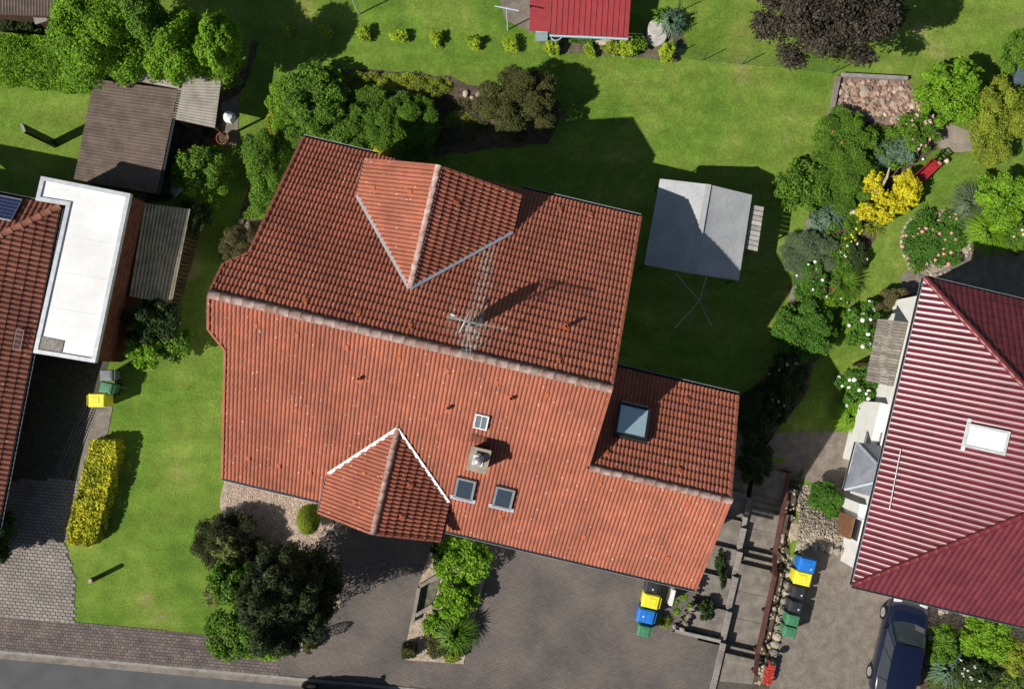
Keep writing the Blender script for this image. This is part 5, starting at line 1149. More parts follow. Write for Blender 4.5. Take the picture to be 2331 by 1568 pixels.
def hedge(name, label, poly, h, leaf, L=.08, W=.05, group=None, dens=1.0, inset_=0.0):
    """clipped block hedge over an outline drawn at the height of its top"""
    g = np.mean([G(*p).z for p in poly]); w3 = [P(x, y, g + h) for x, y in poly]; c = sum(w3, Vector()) / len(w3); t = thing(name, (c.x, c.y, g), label, 'hedge', group)
    xs = [p.x for p in w3]; ys = [p.y for p in w3]; A = 0
    for i in range(len(w3)): A += w3[i].x * w3[(i + 1) % len(w3)].y - w3[(i + 1) % len(w3)].x * w3[i].y
    A = abs(A) / 2; n = int(min(20000, dens * 4 * A / (L * W * .5))); X = RNG.uniform(min(xs), max(xs), n * 4); Y = RNG.uniform(min(ys), max(ys), n * 4); ok = pip(X, Y, w3); X, Y = X[ok][:n], Y[ok][:n]; n = len(X)
    bx_ = RNG.uniform(min(xs), max(xs), 60); by_ = RNG.uniform(min(ys), max(ys), 60); bh_ = RNG.uniform(-.10, .12, 60); Z = g + h + (bh_[None] * np.exp(-((X[:, None] - bx_) ** 2 + (Y[:, None] - by_) ** 2) / .05)).sum(1) - .14 * RNG.random(n) ** 2; pp = [np.stack([X, Y, Z], 1)]; nn = [np.tile([0, 0, 1.0], (n, 1))]
    for i in range(len(w3)):
        a, b = w3[i], w3[(i + 1) % len(w3)]; l = (b - a).length; k = int(dens * 2.6 * l * h / (L * W * .5)); e = (b - a).normalized(); nrm = Vector((e.y, -e.x, 0))
        if nrm.dot((a + b) / 2 - c) < 0: nrm = -nrm
        s_ = RNG.random(k); z = RNG.random(k); bul = .06 * np.sin(s_ * l * 5 + z * 4) - .1 * RNG.random(k) ** 2 - .08 * (z > .9)
        pp.append(np.stack([a.x + (b.x - a.x) * s_ + nrm.x * bul, a.y + (b.y - a.y) * s_ + nrm.y * bul, g + h * z], 1)); nn.append(np.tile([nrm.x, nrm.y, .2], (k, 1)))
    p = np.concatenate(pp); nr = np.concatenate(nn) * .8 + unit(len(p)) * .75; nr /= np.linalg.norm(nr, axis=1)[:, None]
    V, Q = leaf_arrays(p, nr, L, W); mesh_np('foliage', V, Q, LM[leaf], t); m = MB()
    for i in range(max(3, int(A / .4))):
        k = RNG.integers(0, n); m.tube([(X[k], Y[k], g - .03), (X[k] + .03, Y[k], g + h * .5), (X[k], Y[k] + .04, g + h * .85)], [.02, .015, .006], 5)
    m.build('stem', BARK, t); return t
def ground_cover(name, poly, h, leaf, n, L=.07, W=.04, flower=None):
    w3 = DP(poly); xs = [p.x for p in w3]; ys = [p.y for p in w3]; X = RNG.uniform(min(xs), max(xs), n * 4); Y = RNG.uniform(min(ys), max(ys), n * 4); ok = pip(X, Y, w3); X, Y = X[ok][:n], Y[ok][:n]; n = len(X)
    Z = np.array([gz(x, y) for x, y in zip(X, Y)]) + h * (.35 + .4 * np.sin(X * 3.1 + 1) * np.sin(Y * 3.7) + .35 * np.sin(X * 8) * np.sin(Y * 9)).clip(.08) * RNG.uniform(.3, 1, n); nr = np.array([0, 0, 1.0]) + unit(n) * .8; nr /= np.linalg.norm(nr, axis=1)[:, None]
    V, Q = leaf_arrays(np.stack([X, Y, Z], 1), nr, L, W); return tag(mesh_np(name, V, Q, LM[leaf]), kind='stuff')

# -- trees and hedges at the sheds
plant('tree', 'largest bright green broadleaf tree beside the brown corrugated shed', 248, 105, 95, 98, 4.8, 'bright', .13, .06, 14, 1, 'trees by the sheds', 'tree', 1.2)
plant('tree', 'olive green tree squeezed between the two bright ones by the sheds', 352, 72, 55, 62, 4.6, 'mid', .13, .06, 10, 1, 'trees by the sheds', 'tree', 1.4)
plant('tree', 'bright green tree hanging over the pale corrugated lean-to', 412, 125, 60, 86, 4.6, 'bright', .13, .06, 12, 1, 'trees by the sheds', 'tree', 1.2)
plant('tree', 'narrow bright green tree standing next to the dark strip of shade', 516, 130, 44, 76, 4.4, 'bright', .13, .06, 10, 1, 'trees by the sheds', 'tree', 1.0)
hedge('hedge', 'broad light green hedge beside the brown shed', [(-60, 72), (205, 88), (214, 178), (190, 192), (-60, 165)], 1.7, 'bright', .13, .07)
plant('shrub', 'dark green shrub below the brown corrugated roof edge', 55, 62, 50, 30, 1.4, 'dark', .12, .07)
plant('shrub', 'yellow-green shrub behind the broad hedge', 160, 50, 32, 24, 1.3, 'ygreen', .1, .06)
plant('shrub', 'loose leafy shrub beside the terracotta pot', 464, 402, 62, 68, 1.8, 'mid', .12, .07, 12, .6, shell=.7, size=.38)
plant('shrub', 'dark leafy shrub behind the woodshed', 440, 500, 40, 40, 1.6, 'dark', .12, .07, 8, .8)
plant('columnar_conifer', 'dark green conifer hedge shrub beside the red roof verge', 602, 388, 48, 90, 1.9, 'mid', .09, .05, 8, 1, cat='conifer', size=.4)
plant('shrub', 'brownish heather-like shrub in the notch of the roof verge', 545, 560, 40, 38, 1.3, 'brown', .07, .03, 9, .8, shell=.6)
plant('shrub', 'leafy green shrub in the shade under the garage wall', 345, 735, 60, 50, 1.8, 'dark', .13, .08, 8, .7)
plant('shrub', 'light green shrub at the lawn edge below the garage', 335, 800, 40, 34, 1.3, 'bright', .13, .08, 9, .7, shell=.6)
plant('shrub', 'mid green bush with bright tips beside the garage', 400, 785, 40, 36, 1.2, 'mid', .14, .09, 8, .7, shell=.6)
plant('round_shrub', 'rounded dark shrub at the edge of the grey paved drive', -12, 1215, 42, 60, 2.2, 'dark', .1, .06)
# -- rear bed of the red house
plant('shrub', 'big glossy green shrub in the rear bed by the roof corner', 722, 268, 74, 74, 1.8, 'mid', .10, .06, 11)
plant('shrub', 'dark leafy shrub at the tip of the rear bed', 720, 190, 54, 42, 1.4, 'mid', .13, .09, 9, .7, shell=.6)
plant('shrub', 'fresh green low shrub between bed edge and big glossy shrub', 655, 238, 44, 54, .8, 'bright', .1, .06)
plant('shrub', 'green shrub close to the roof corner gutter', 668, 335, 36, 66, .8, 'bright', .09, .05)
plant('shrub', 'feathery green shrub behind the cross gable', 842, 278, 70, 66, 1.4, 'mid', .12, .035, 10, 1)
plant('shrub', 'spiky green shrub in front of the gable verge', 930, 292, 66, 70, 1.4, 'mid', .14, .03, 10, 1)
plant('flowering_shrub', 'yellow flowering shrub peeking out behind the roof gutter', 868, 345, 26, 24, 1.0, 'yellow', .08, .05, 7)
plant('round_shrub', 'big round olive-green shrub on the lawn behind the house', 1182, 238, 84, 72, 2.3, 'olive', .12, .035, 14, 1, size=.4)
plant('shrub', 'small grey-green plant on the soil of the rear bed', 905, 233, 38, 22, .5, 'sage', .08, .04)
ground_cover('ground_cover', [(770, 170), (900, 168), (1020, 180), (1035, 205), (1000, 225), (880, 218), (790, 215)], .5, 'ygreen', 7500)
ground_cover('ground_cover', [(585, 345), (610, 265), (660, 215), (690, 200), (670, 250), (640, 300), (610, 345)], .5, 'ygreen', 4500)
ground_cover('ground_cover', [(985, 262), (1060, 255), (1085, 280), (1060, 295), (1000, 292)], .3, 'ygreen', 1200)
ground_cover('ground_cover', [(640, 340), (690, 330), (650, 460), (610, 500), (545, 500), (600, 440)], .5, 'bright', 4500)
for (x, y, r_) in ((1000, 213, .14), (1060, 215, .2), (1088, 218, .16), (1075, 225, .12), (985, 240, .15), (550, 505, .18), (565, 512, .14)): tag(put_rock(STONE, G(x, y, .08), r_, r_ * .7, .14), 'pale garden stone lying on the rear bed border', 'stone', 'stones on the rear bed border')
# -- the row of young yellow-green shrubs
row = [(741, 72), (827, 80), (907, 85), (993, 90), (1078, 98), (1160, 103), (1342, 117)]
for i, (x, y) in enumerate(row): plant('young_shrub', 'young lime-yellow shrub in the row across the lawn', x, y, 15 + 3 * (i % 3), 15 + (i % 2) * 5, .5, 'lime', .09, .06, 6, .45, 'young shrubs in a row', shell=.7, size=.5)
plant('young_shrub', 'young shrub of the lawn row standing in the tree shade', 655, 70, 14, 13, .42, 'lime', .09, .06, 6, .45, 'young shrubs in a row', shell=.7, size=.5)
plant('shrub', 'lime-yellow shrub in front of the water butt at the red hut', 1256, 112, 17, 16, .6, 'lime', .09, .06, 7, .6)
plant('shrub', 'larger lime shrub in the bed below the red hut', 1428, 112, 20, 22, .7, 'lime', .09, .06, 7, .6)
plant('shrub', 'lime shrub against the green wire fence', 1520, 120, 17, 22, .7, 'lime', .09, .06, 7, .6)
plant('shrub', 'green shrub between lime shrub and round stone basin', 1452, 102, 18, 18, .7, 'mid', .1, .06, 7, .6)
plant('shrub', 'straggly pale plant in the hut bed', 1392, 112, 22, 14, .5, 'ygreen', .09, .05, 6, .5)
ground_cover('ground_cover', [(1290, 85), (1375, 88), (1370, 100), (1290, 100)], .25, 'deep', 900)
tuft('yucca', 'spiky grey-green yucca behind the round stone basin', 1526, 60, 32, .8, 'blue', 260, .022)
tuft('yucca', 'smaller spiky plant beside the yucca', 1500, 45, 22, .6, 'mid', 80, .03)
plant('tree', 'large copper-brown leaved tree behind the rockery', 1875, 62, 158, 104, 5.2, 'copper', .13, .09, 44, .8, None, 'tree', 1.2, shell=.75, size=.24, spread=.9)
# -- upper right garden
plant('shrub', 'large bright green bush above the sandy path', 2166, 214, 70, 66, 2.0, 'bright', .12, .07, 16, .9, shell=.6, spread=.85, size=.36)
plant('shrub', 'broad yellow-olive shrub beside the sandy path', 2262, 275, 58, 78, 1.7, 'ygreen', .09, .05, 12)
plant('shrub', 'green shrub next to the dark grey box', 2315, 120, 30, 40, 1.6, 'mid', .1, .06)
plant('shrub', 'low bushy green shrub in the bed below the rockery', 1920, 328, 58, 68, .9, 'mid', .10, .04, 11, flowers=('orange', 5, .05))
plant('shrub', 'dark fuzzy shrub in the middle of the long bed', 1912, 405, 68, 62, .9, 'mid', .10, .03, 11)
plant('shrub', 'loose shrub reaching out of the bed over the lawn', 1820, 424, 54, 52, 1.1, 'mid', .13, .08, 10, .6, shell=.7)
for x, y, r_, lb in ((2012, 352, 30, 'larger blue-green bottle-brush plant beside the roses'), (1992, 372, 20, 'smaller blue-green bottle-brush plant beside the larger one')): tuft('blue_spurge', lb, x, y, r_, .35, 'blue', 420, .018, 'blue-green plants')
plant('rose_bush', 'pale rose bush at the rockery stones', 2088, 305, 46, 40, .9, 'mid', .09, .06, 9, .6, cat='rose', flowers=('rose', 26, .06), shell=.6)
plant('perennial', 'light green leafy perennial below the pale roses', 2062, 340, 24, 30, .5, 'blue', .11, .07, 6, .7, cat='plant')
for x, y, rx, ry in ((1985, 420, 27, 34), (2062, 432, 36, 44), (2040, 462, 34, 30), (1972, 482, 34, 20), (2000, 448, 18, 20), (2012, 492, 22, 18)): plant('golden_shrub', 'brilliant golden-yellow shrub clump around the pale driftwood', x, y, rx, ry, 1.0, 'yellow', .11, .09, 9, .7, 'golden shrub clumps', shell=.5)
tuft('hosta', 'blue-leaved hosta clump beside the cream ball', 1888, 492, 36, .45, 'blue', 160, .05, 'hostas'); tuft('hosta', 'blue-green hosta in front of the edging', 1862, 508, 30, .4, 'blue', 130, .045, 'hostas')
plant('perennial', 'small yellow flowering perennial on bare soil', 1940, 520, 18, 26, .5, 'mid', .07, .04, 6, .6, cat='plant', flowers=('yellow', 14, .05))
tuft('grass_clump', 'dry grassy clump at the edge of the bare soil', 1985, 515, 30, .35, 'ygreen', 160, .012)
plant('lavender', 'large grey-green feathery bush overhanging the bed border', 1842, 590, 58, 52, .7, 'sage', .12, .02, 9, 1, cat='plant')
plant('perennial', 'green perennials with tiny white flowers', 1905, 580, 36, 30, .6, 'mid', .09, .05, 8, .7, cat='plant', flowers=('white', 12, .04))
plant('perennial', 'dark green plants with white bells at the lawn edge', 1945, 585, 24, 34, .6, 'dark', .09, .05, 7, .8, cat='plant', flowers=('white', 8, .05))
tuft('day_lily', 'arching bright green day lily clump at the lawn edge', 1912, 645, 48, .6, 'mid', 900, .012)
plant('peony', 'dark green peony with large white flowers', 1845, 640, 34, 44, .8, 'deep', .12, .07, 8, .9, cat='plant', flowers=('white', 8, .075))
plant('rose_bush', 'small rose bush with orange and red blooms', 1868, 660, 20, 20, .6, 'brown', .08, .05, 6, .6, cat='rose', flowers=('red', 6, .07))
plant('perennial', 'pale leaved perennial under the orange rose', 1885, 690, 34, 18, .4, 'bright', .12, .05, 6, .8, cat='plant', flowers=('white', 4, .05))
plant('shrub', 'round green bush at the end of the long bed', 1832, 755, 60, 60, 1.1, 'deep', .10, .06, 11)
plant('shrub', 'light green large-leaved plant at the corner of the long bed', 1802, 780, 26, 26, .6, 'bright', .16, .12, 6, .7)
tuft('grass_clump', 'green grass clump inside the long bed by the stones', 1905, 555, 26, .4, 'mid', 140, .015)
plant('rose_bush', 'dense island of dark roses with coral blooms', 2130, 548, 60, 58, .5, 'deep', .09, .06, 14, .8, cat='rose', flowers=('pink', 34, .07))
tuft('grass_clump', 'low green grass at the tip of the rose island', 2085, 600, 30, .3, 'mid', 220, .015)
plant('shrub', 'bright lime-green shrub beside the grey-green grass', 2278, 455, 52, 56, 1.3, 'bright', .11, .08, 11)
tuft('grass_clump', 'large soft grey-green grass next to the lime shrub', 2203, 468, 52, .6, 'sage', 1100, .010)
tuft('day_lily', 'wide fresh green arching clump below the lime shrub', 2240, 530, 58, .7, 'bright', 1200, .012)
plant('peony', 'pink flowering plant by the arching clump', 2312, 540, 26, 40, .7, 'mid', .1, .06, 7, .8, cat='plant', flowers=('rose', 6, .07))
plant('shrub', 'brownish spirea bush by the house gravel', 2045, 690, 46, 30, 1.0, 'brown', .09, .05, 10)
plant('hydrangea', 'white hydrangea beside the upper end of the board roof', 1972, 742, 44, 46, 1.1, 'deep', .11, .08, 9, .8, cat='hydrangea', flowers=('white', 22, .085), shell=.5)
plant('hydrangea', 'white hydrangea beneath the lower end of the board roof', 1972, 880, 58, 52, 1.2, 'deep', .11, .08, 11, .8, cat='hydrangea', flowers=('white', 34, .085), shell=.5)
tuft('day_lily', 'bright arching clump under the lower hydrangea', 1932, 945, 42, .6, 'bright', 800, .012)
plant('shrub', 'yellow-green shrub by the slate porch', 1966, 972, 24, 26, .7, 'ygreen', .1, .06)
plant('round_shrub', 'clipped round green bush on the pebble bed', 1880, 1135, 41, 40, 1.1, 'deep', .09, .05, 9, 1.1, irr=.3)
tuft('fern', 'green fern beside the handrail', 1755, 1135, 26, .5, 'bright', 50, .05)
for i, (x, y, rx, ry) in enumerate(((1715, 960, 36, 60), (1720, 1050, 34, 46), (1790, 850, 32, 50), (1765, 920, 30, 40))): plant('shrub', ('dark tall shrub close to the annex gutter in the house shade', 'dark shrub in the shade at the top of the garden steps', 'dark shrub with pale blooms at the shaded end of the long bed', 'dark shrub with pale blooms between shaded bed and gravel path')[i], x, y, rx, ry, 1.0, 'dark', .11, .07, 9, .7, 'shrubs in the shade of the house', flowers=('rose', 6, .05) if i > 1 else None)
# -- front
plant('round_shrub', 'clipped bright green ball bush at the front gable', 702, 1182, 32, 43, 1.5, 'ygreen', .06, .03, 5, 1.1, size=.3, irr=.1, spread=.6, shell=.2)
plant('shrub', 'bright leafy shrub by the front eaves', 1055, 1272, 60, 52, 1.5, 'bright', .13, .08, 12, .8, shell=.6)
plant('shrub', 'dark little shrub under the front gutter', 1010, 1250, 24, 20, .9, 'dark', .1, .06)
plant('shrub', 'rounded lime-green bush on the drive island', 1038, 1362, 44, 48, 1.2, 'bright', .11, .09, 9, .9)
plant('shrub', 'small green bush beside the rounded lime one', 989, 1420, 24, 24, .7, 'bright', .1, .07, 6, .8)
tuft('grass_clump', 'long-bladed evergreen clump on the drive island', 1040, 1432, 50, .9, 'mid', 800, .016)
plant('shrub', 'dull olive shrub at the end of the drive island', 1000, 1470, 26, 26, .6, 'olive', .09, .05, 7)
plant('shrub', 'low green shrub at the kerb of the drive island', 1032, 1492, 20, 16, .5, 'ygreen', .09, .05, 6)
hedge('box_shrub', 'square clipped olive shrub at the tip of the drive island', [(913, 1473), (943, 1470), (945, 1497), (915, 1500)], .6, 'olive', .06, .035)
hedge('box_shrub', 'square clipped shrub beside the dark conifer', [(688, 1456), (716, 1453), (718, 1478), (690, 1482)], .6, 'olive', .06, .035)
plant('conifer', 'tall dark green conifer in front of the house', 672, 1350, 88, 104, 6.9, 'conifer', .17, .05, 30, 1.5, None, 'conifer', .2, size=.30, shell=.8, spread=.98, irr=1.2, skirt=1)
plant('juniper', 'spreading brown-green juniper on the pink gravel', 520, 1238, 76, 64, 1.5, 'juniper', .17, .03, 22, .8, cat='conifer', shell=.9, size=.3, spread=.9)
plant('shrub', 'pale gold fern-like shrub in the juniper', 520, 1250, 30, 32, 1.9, 'palegold', .1, .04, 7, .5, shell=.7)
plant('shrub', 'fresh green shrub between juniper and dark conifer', 534, 1318, 46, 46, 2.2, 'mid', .11, .07, 9)
plant('shrub', 'green and dark mottled shrub at the pavement corner', 545, 1436, 66, 56, 2.2, 'mid', .12, .07, 12, .8, shell=.7)
plant('shrub', 'bright green shrub along the pavement edge', 600, 1470, 60, 26, 1.2, 'bright', .12, .07, 9, .8, shell=.6)
plant('shrub', 'pale green low shrub at the lawn edge under the conifer', 490, 1350, 22, 26, .7, 'palegold', .09, .04, 6, .6)
hedge('hedge', 'golden variegated clipped hedge along the grey drive', [(205, 1003), (262, 1003), (266, 1035), (243, 1130), (218, 1225), (195, 1246), (152, 1236), (150, 1205), (178, 1110)], .72, 'goldgreen', .14, .09)
plant('shrub', 'light green shrub behind the bins', 1547, 1374, 26, 30, .9, 'bright', .11, .07, 8, .7, shell=.6)
tuft('grass_clump', 'small round yellow-green grass behind the blue bin', 1510, 1413, 18, .3, 'ygreen', 200, .012)
for x, y, rx, ry, lb in ((1640, 1300, 12, 46, 'long dark creeper along the side wall above the slab steps'), (1605, 1385, 16, 24, 'short dark creeper at the top end of the slab steps')): plant('creeper', lb, x, y, rx, ry, .9, 'dark', .1, .06, 7, .7, 'creepers by the slab steps', cat='plant')
plant('shrub', 'bright yellow-green bush beside the parked blue car', 2242, 1452, 52, 50, 1.1, 'bright', .1, .08, 11)
tuft('grass_clump', 'silvery spiky clump behind the parked blue car', 2150, 1512, 50, .6, 'blue', 300, .025)
plant('shrub', 'green shrub between parked car and pebbles', 2140, 1465, 34, 42, 1.0, 'mid', .1, .06, 8)
plant('rose_bush', 'dark rose bush with white blooms by the silvery clump', 2225, 1530, 50, 34, .8, 'dark', .1, .06, 9, .8, cat='rose', flowers=('white', 16, .05))
plant('shrub', 'small green bush in the lower planting', 2300, 1490, 34, 40, .9, 'ygreen', .09, .05, 8)

# ------------------------------------------------------------------ small things
def pot(name, label, px, py, r, h, mat, fill, cat='pot'):
    c = G(px, py); t = thing(name, c, label, cat); MB().lathe(c, [(0, .0), (r * .7, 0), (r, h), (r * 1.06, h), (r * 1.06, h - .04), (r * .88, h - .04), (r * .85, h * .6)], 22).build('pot', mat, t, smooth=False)
    MB().lathe(c, [(r * .87, h - .08), (0, h - .06)], 16).build('filling', fill, t); return t
pot('plant_pot', 'large terracotta pot with dry twigs', 513, 320, .26, .4, TERRA, SOIL)
pot('bucket', 'black bucket under the pale lean-to roof', 478, 306, .2, .4, DARK, BLACK, 'bucket')
pot('water_butt', 'pale blue water butt with dark water at the red hut', 1265, 92, .26, .7, PBL, BLACK, 'barrel')
c = G(524, 268); bg_ = MB(); bg_.lathe(c, [(0.25, 0), (.27, .12), (.18, .26), (.05, .30), (0, .3)], 9); bg_.v = [v + Vector((random.uniform(-.04, .04), random.uniform(-.04, .04), 0)) for v in bg_.v]; tag(bg_.build('sack', WHITE), 'crumpled white sack on the slab beside the pot', 'sack')
c = G(400, 432); bg_ = MB(); bg_.lathe(c, [(0.3, 0), (.32, .1), (.2, .2), (0, .24)], 8); bg_.v = [v + Vector((random.uniform(-.08, .08), random.uniform(-.1, .1), 0)) for v in bg_.v]; tag(bg_.build('tarpaulin', mk('blue_grey_sheet', (0.42, 0.48, 0.6), (0.3, 0.35, 0.45), 6, .5)), 'crumpled pale blue sheet in the gap between the sheds', 'tarpaulin')
# round stone basin (two millstones)
c = G(1493, 85); t = thing('millstone', c, 'round cracked pale millstone basin in the hut bed', 'millstone')
MB().lathe(c, [(.45, 0), (.46, .2), (.43, .24), (.1, .22), (0, .22)], 22).build('disc', mk('pale_millstone', (0.55, 0.52, 0.48), (0.42, 0.40, 0.37), 4, .9, .3, 20), t, bevel=.01); MB().lathe(c + Vector((-.05, .28, .0)), [(.36, .0), (.37, .28), (.33, .31), (0, .3)], 20).build('upper_disc', MATS['pale_millstone'], t)
tag(put_rock(STONE, G(1375, 98, .06), .5, .16, .14, name='flat_stone', yaw=.1), 'long pale flat stone below the red hut', 'stone')
def ball(label, px, py, r, mat, nm='garden_ball', cat='ball'):
    c = G(px, py); m = MB().lathe(c + Vector((0, 0, r * .95)), [(r * math.cos(a), r * math.sin(a)) for a in [R(x) for x in range(-90, 91, 15)]], 20); return tag(m.build(nm, mat, smooth=True), label, cat)
CRM = mk('cream_ceramic', (0.72, 0.60, 0.42), (0.62, 0.5, 0.35), 4, .5)
ball('cream ceramic ball beside the hosta', 1937, 482, .2, CRM); ball('cream ball beside the red bench', 2151, 368, .13, CRM); ball('translucent pink ball on the end of the red bench', 2134, 375, .14, glossy('pink_ball', (0.5, 0.22, 0.2), .2))
for x, y, r_ in ((2118, 592, .11), (2133, 583, .12), (2106, 602, .10)): ball('peach coloured ball at the foot of the rose island', x, y, r_, CRM)['group'] = 'balls at the rose island'
ball('small white pebble ball on the lawn by the red bench', 2100, 363, .06, WHITE)
for i, (x, y) in enumerate(((1830, 672), (1838, 668), (1845, 680))): ball('dark blue glass ball among the peonies', x, y, .08, glossy('blue_glass', (0.01, 0.02, 0.09), .1))['group'] = 'blue balls among the peonies'
# red garden bench
bp0, bp1 = P(2130, 372, -1.0), P(2083, 418, -1.0); d_ = (bp1 - bp0).normalized(); s_ = Vector((-d_.y, d_.x, 0)); g0 = G(2105, 395).z; L_ = (bp1 - bp0).length
rb = thing('garden_bench', G(2105, 395), 'red wooden garden bench half hidden by the golden shrub', 'bench'); RDW = mk('red_lacquer', (0.50, 0.03, 0.045), (0.40, 0.025, 0.035), 4, .4, spec=.5)
mid = (bp0 + bp1) / 2
for k in range(5): MB().bar(Vector((bp0.x, bp0.y, g0 + .42)) + s_ * (k * .085 - .15), Vector((bp1.x, bp1.y, g0 + .42)) + s_ * (k * .085 - .15), .07, .025).build('seat_slat', RDW, rb)
for k in range(3): MB().bar(Vector((bp0.x, bp0.y, g0 + .55 + k * .13)) - s_ * (.24 + k * .03), Vector((bp1.x, bp1.y, g0 + .55 + k * .13)) - s_ * (.24 + k * .03), .025, .09).build('back_slat', RDW, rb)
for e in (0.02, .98):
    p = bp0.lerp(bp1, e)
    for q_ in (-.2, .2): MB().box(Vector((p.x, p.y, g0 + .2)) + s_ * q_, d_, s_, (0, 0, 1), .025, .025, .2).build('leg', RDW, rb)
    MB().bar(Vector((p.x, p.y, g0 + .62)) - s_ * .24, Vector((p.x, p.y, g0 + .62)) + s_ * .22, .05, .03).build('armrest', RDW, rb)
    MB().box(Vector((p.x, p.y, g0 + .52)) + s_ * .2, d_, s_, (0, 0, 1), .02, .02, .1).build('arm_post', RDW, rb)
ff = thing('metal_frame', G(2137, 358), 'small black metal frame stool behind the red bench', 'stool'); fc_ = G(2140, 357)
for a, b in (((-.16, -.16), (.16, -.16)), ((.16, -.16), (.16, .16)), ((.16, .16), (-.16, .16)), ((-.16, .16), (-.16, -.16))):
    pa = fc_ + d_ * a[0] + s_ * a[1]; pb = fc_ + d_ * b[0] + s_ * b[1]; MB().bar(pa + Vector((0, 0, .35)), pb + Vector((0, 0, .35)), .04, .03).build('rail', BLACK, ff); MB().bar(pa, pa + Vector((0, 0, .35)), .03, .03).build('leg', BLACK, ff)
dw = thing('driftwood', G(2000, 430), 'pale bare driftwood branch standing in the golden shrub', 'driftwood'); c = G(2000, 440); DRW = mk('driftwood_grey', (0.46, 0.37, 0.30), (0.34, 0.27, 0.22), 6, .85)
MB().tube([c, c + Vector((-.05, .2, .5)), c + Vector((.0, .5, .9)), c + Vector((.04, .9, 1.1))], [.08, .07, .06, .03], 8).build('branch', DRW, dw); MB().tube([c + Vector((-.04, .15, .4)), c + Vector((-.3, .0, .7)), c + Vector((-.5, -.2, .75))], [.06, .05, .02], 7).build('branch', DRW, dw); MB().tube([c + Vector((.3, -.25, 0)), c + Vector((.4, -.05, .5)), c + Vector((.42, .1, .7))], [.1, .09, .06], 8).build('branch', DRW, dw)
# stake top left and lawn post
b = G(125, 327); up2 = Vector((0, 0, 2.5)); t = thing('tree_stake', b, 'tall dark plank stake with pale cut end on the lawn by the brown shed', 'stake')
MB().box(b + Vector((0, 0, 1.25)), uvp(.6, -.8), uvp(.8, .6), (0, 0, 1), .19, .06, 1.25).build('plank', DARK, t); MB().box(b + Vector((0, 0, 2.51)), uvp(.6, -.8), uvp(.8, .6), (0, 0, 1), .185, .058, .012).build('cut_end', CONC, t); MB().box(b + Vector((0, 0, 1.25)) - uvp(.8, .6) * .065, uvp(.6, -.8), uvp(.8, .6), (0, 0, 1), .19, .004, 1.24).build('pale_face', WOODG, t)
c = P(205, 1322, .9); t = thing('stump_post', (c.x, c.y, 0), 'short round wooden post with pale top on the front lawn', 'post'); MB().tube([(c.x, c.y, -.05), (c.x, c.y, .9)], .1, 14).build('trunk', BARK, t); MB().lathe((c.x, c.y, .9), [(.098, 0), (.09, .012), (0, .012)], 14).build('cut_top', STONE, t)
# posts at the top
for x, y, lab in ((1156, 68, 'pale blue clothesline post at the hut terrace'), (818, 33, 'thin pale clothesline post on the open lawn')):
    b = G(x, y); t = thing('clothesline_post', b, lab, 'post'); MB().tube([b, b + Vector((0, 0, 2.3))], .03, 8).build('pole', mk('pale_pole', (0.6, 0.7, 0.78), None, 4, .5), t); MB().tube([b + Vector((-.5, .1, 2.28)), b + Vector((.5, -.1, 2.28))], .025, 8).build('crossbar', MATS['pale_pole'], t)
# green wire fence
fe = thing('wire_fence', G(1560, 130), 'thin green wire fence behind the lawn', 'fence'); GRN = mk('green_wire', (0.03, 0.10, 0.06), None, 4, .5); fpts = [(1548, -20), (1541, 30), (1534, 80), (1530, 128), (1600, 138), (1690, 147), (1790, 155), (1893, 168)]
fw_ = DP(fpts)
for p in fw_: MB().tube([p, p + Vector((0, 0, 1.0))], .022, 7).build('post', GRN, fe)
m = MB()
for a, b in zip(fw_, fw_[1:]):
    for z in (.05, .2, .35, .5, .65, .8, .95): m.tube([a + Vector((0, 0, z)), b + Vector((0, 0, z))], .0035, 4, False)
    k = int((b - a).length / .12)
    for i in range(k): q_ = a.lerp(b, i / k); m.tube([q_, q_ + Vector((0, 0, .95))], .0025, 4, False)
tag(m.build('wire_mesh', GRN, fe), kind='stuff')
c = G(2325, 172); tag(MB().box(c + Vector((0, 0, .4)), UA, VA, (0, 0, 1), .6, .75, .4).build('storage_box', mk('slate_grey_box', (0.10, 0.14, 0.16), None, 4, .5), bevel=.03), 'dark grey storage box at the lawn edge', 'box')
c = G(2325, 258); tag(MB().lathe(c + Vector((0, 0, .02)), [(.1, 0), (.08, .5), (.4, .55), (.42, .62), (.3, .58), (0, .56)], 20).build('bird_bath', WHITE), 'white bird bath beside the olive shrub', 'bird bath')
c = G(1751, 1494); t = thing('garden_lamp', c, 'round-headed dark garden lamp at the end of the stone wall', 'lamp'); MB().tube([c, c + Vector((0, 0, .55))], .015, 7).build('pole', DARK, t); MB().lathe(c + Vector((0, 0, .66)), [(.15 * math.cos(R(x)), .15 * math.sin(R(x))) for x in range(-90, 91, 18)], 14).build('head', DARK, t, smooth=True)
c = P(1751, 1530, .3); t = thing('planter_box', (c.x, c.y, 0), 'stone planter box with red flowers at the foot of the handrail', 'planter'); MB().box(Vector((c.x, c.y, .16)), UA, VA, (0, 0, 1), .2, .5, .17).build('trough', CONCD, t)
n = 500; pp = np.array([c[0], c[1], .36]) + (RNG.uniform(-1, 1, (n, 1)) * .18) * np.array(UA)[None] + (RNG.uniform(-1, 1, (n, 1)) * .47) * np.array(VA)[None] + RNG.normal(size=(n, 3)) * .02; V, Q = leaf_arrays(pp, np.array([0, 0, 1.0]) + unit(n) * .5, .09, .07); tag(mesh_np('blossoms', V, Q, FLW['red'], t), kind='stuff')
MB().box(Vector((c.x, c.y, .33)), UA, VA, (0, 0, 1), .18, .47, .01).build('soil_fill', SOIL, t)
tag(put_rock(STONE, P(1050, 1535, .1) * 1 + Vector((-1.0, .75, 0)), .12, .1, .12, name='boulder'), 'pale boulder by the square clipped shrub', 'stone')
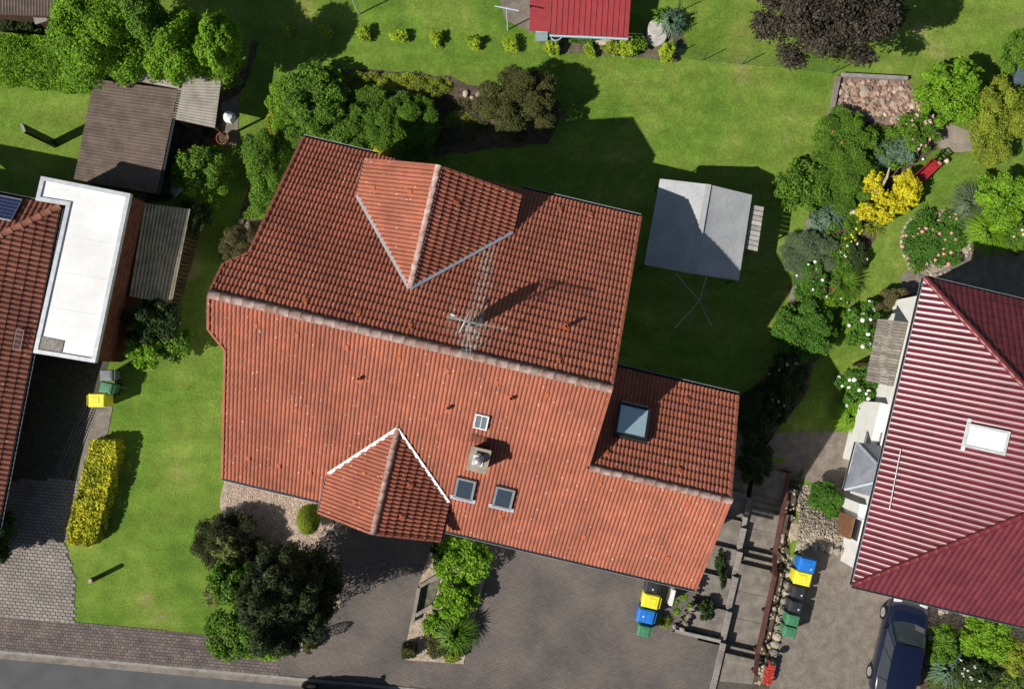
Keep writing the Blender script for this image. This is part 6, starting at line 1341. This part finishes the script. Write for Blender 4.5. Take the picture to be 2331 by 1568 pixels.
tag(put_rock(STONE, P(690, 1168, .1), .16, .12, .12, name='boulder'), 'pale stone beside the ball bush', 'stone')
tag(MB().box(P(1527, 1355, .4), UA, VA, (0, 0, 1), .07, .33, .42).build('pier', PLASTER, bevel=.01), 'narrow white wall pier next to the yellow bin', 'pier')
for x, y, r_ in ((1568, 1400, .16), (1560, 1418, .18), (1553, 1432, .15), (1535, 1425, .14), (1575, 1384, .14)): tag(put_rock(STONEG, P(x, y, .1), r_, r_ * .7, .16, name='border_stone'), 'grey border stone at the top of the slab steps', 'stone', 'stones at the slab steps')
for x, y in ((262, 866), (272, 880)): tag(MB().bar(G(x, y, .1), G(x + 18, y - 8 if x < 270 else y + 3, .12), .12, .06).build('plank', WOODG), 'weathered plank lying behind the bins', 'plank', 'planks behind the bins')

ground_cover('bed_planting', [(1893, 290), (1990, 285), (2060, 300), (2080, 370), (2010, 400), (1975, 470), (1960, 500), (1880, 540), (1860, 500), (1840, 510), (1868, 390)], .55, 'mid', 11000, .09, .05)
ground_cover('bed_planting', [(1838, 540), (1880, 545), (1950, 560), (1960, 600), (1930, 690), (1905, 770), (1850, 820), (1790, 800), (1800, 720), (1815, 640)], .55, 'mid', 11000, .09, .05)
ground_cover('bed_planting', [(680, 170), (760, 165), (790, 215), (960, 225), (1000, 300), (960, 350), (890, 375), (690, 325), (640, 330), (640, 250)], .7, 'mid', 14000, .09, .05)
ground_cover('bed_planting', [(1690, 900), (1740, 860), (1800, 800), (1845, 830), (1830, 900), (1760, 980), (1700, 1070)], .4, 'dark', 4000, .09, .05)
ground_cover('bed_planting', [(2110, 1445), (2180, 1450), (2330, 1475), (2330, 1600), (2110, 1600)], .4, 'mid', 5000, .09, .05)

ground_cover('bed_planting', [(960, 228), (1110, 222), (1120, 300), (1060, 330), (960, 345)], .35, 'olive', 3500, .08, .04)
ground_cover('bed_planting', [(1900, 285), (2060, 290), (2085, 365), (2020, 395), (1985, 400), (1880, 480), (1855, 470), (1870, 390)], .5, 'bright', 3500, .10, .05)
ground_cover('bed_planting', [(1840, 545), (1950, 560), (1945, 640), (1915, 740), (1860, 810), (1795, 790), (1805, 700)], .5, 'bright', 3500, .10, .05)
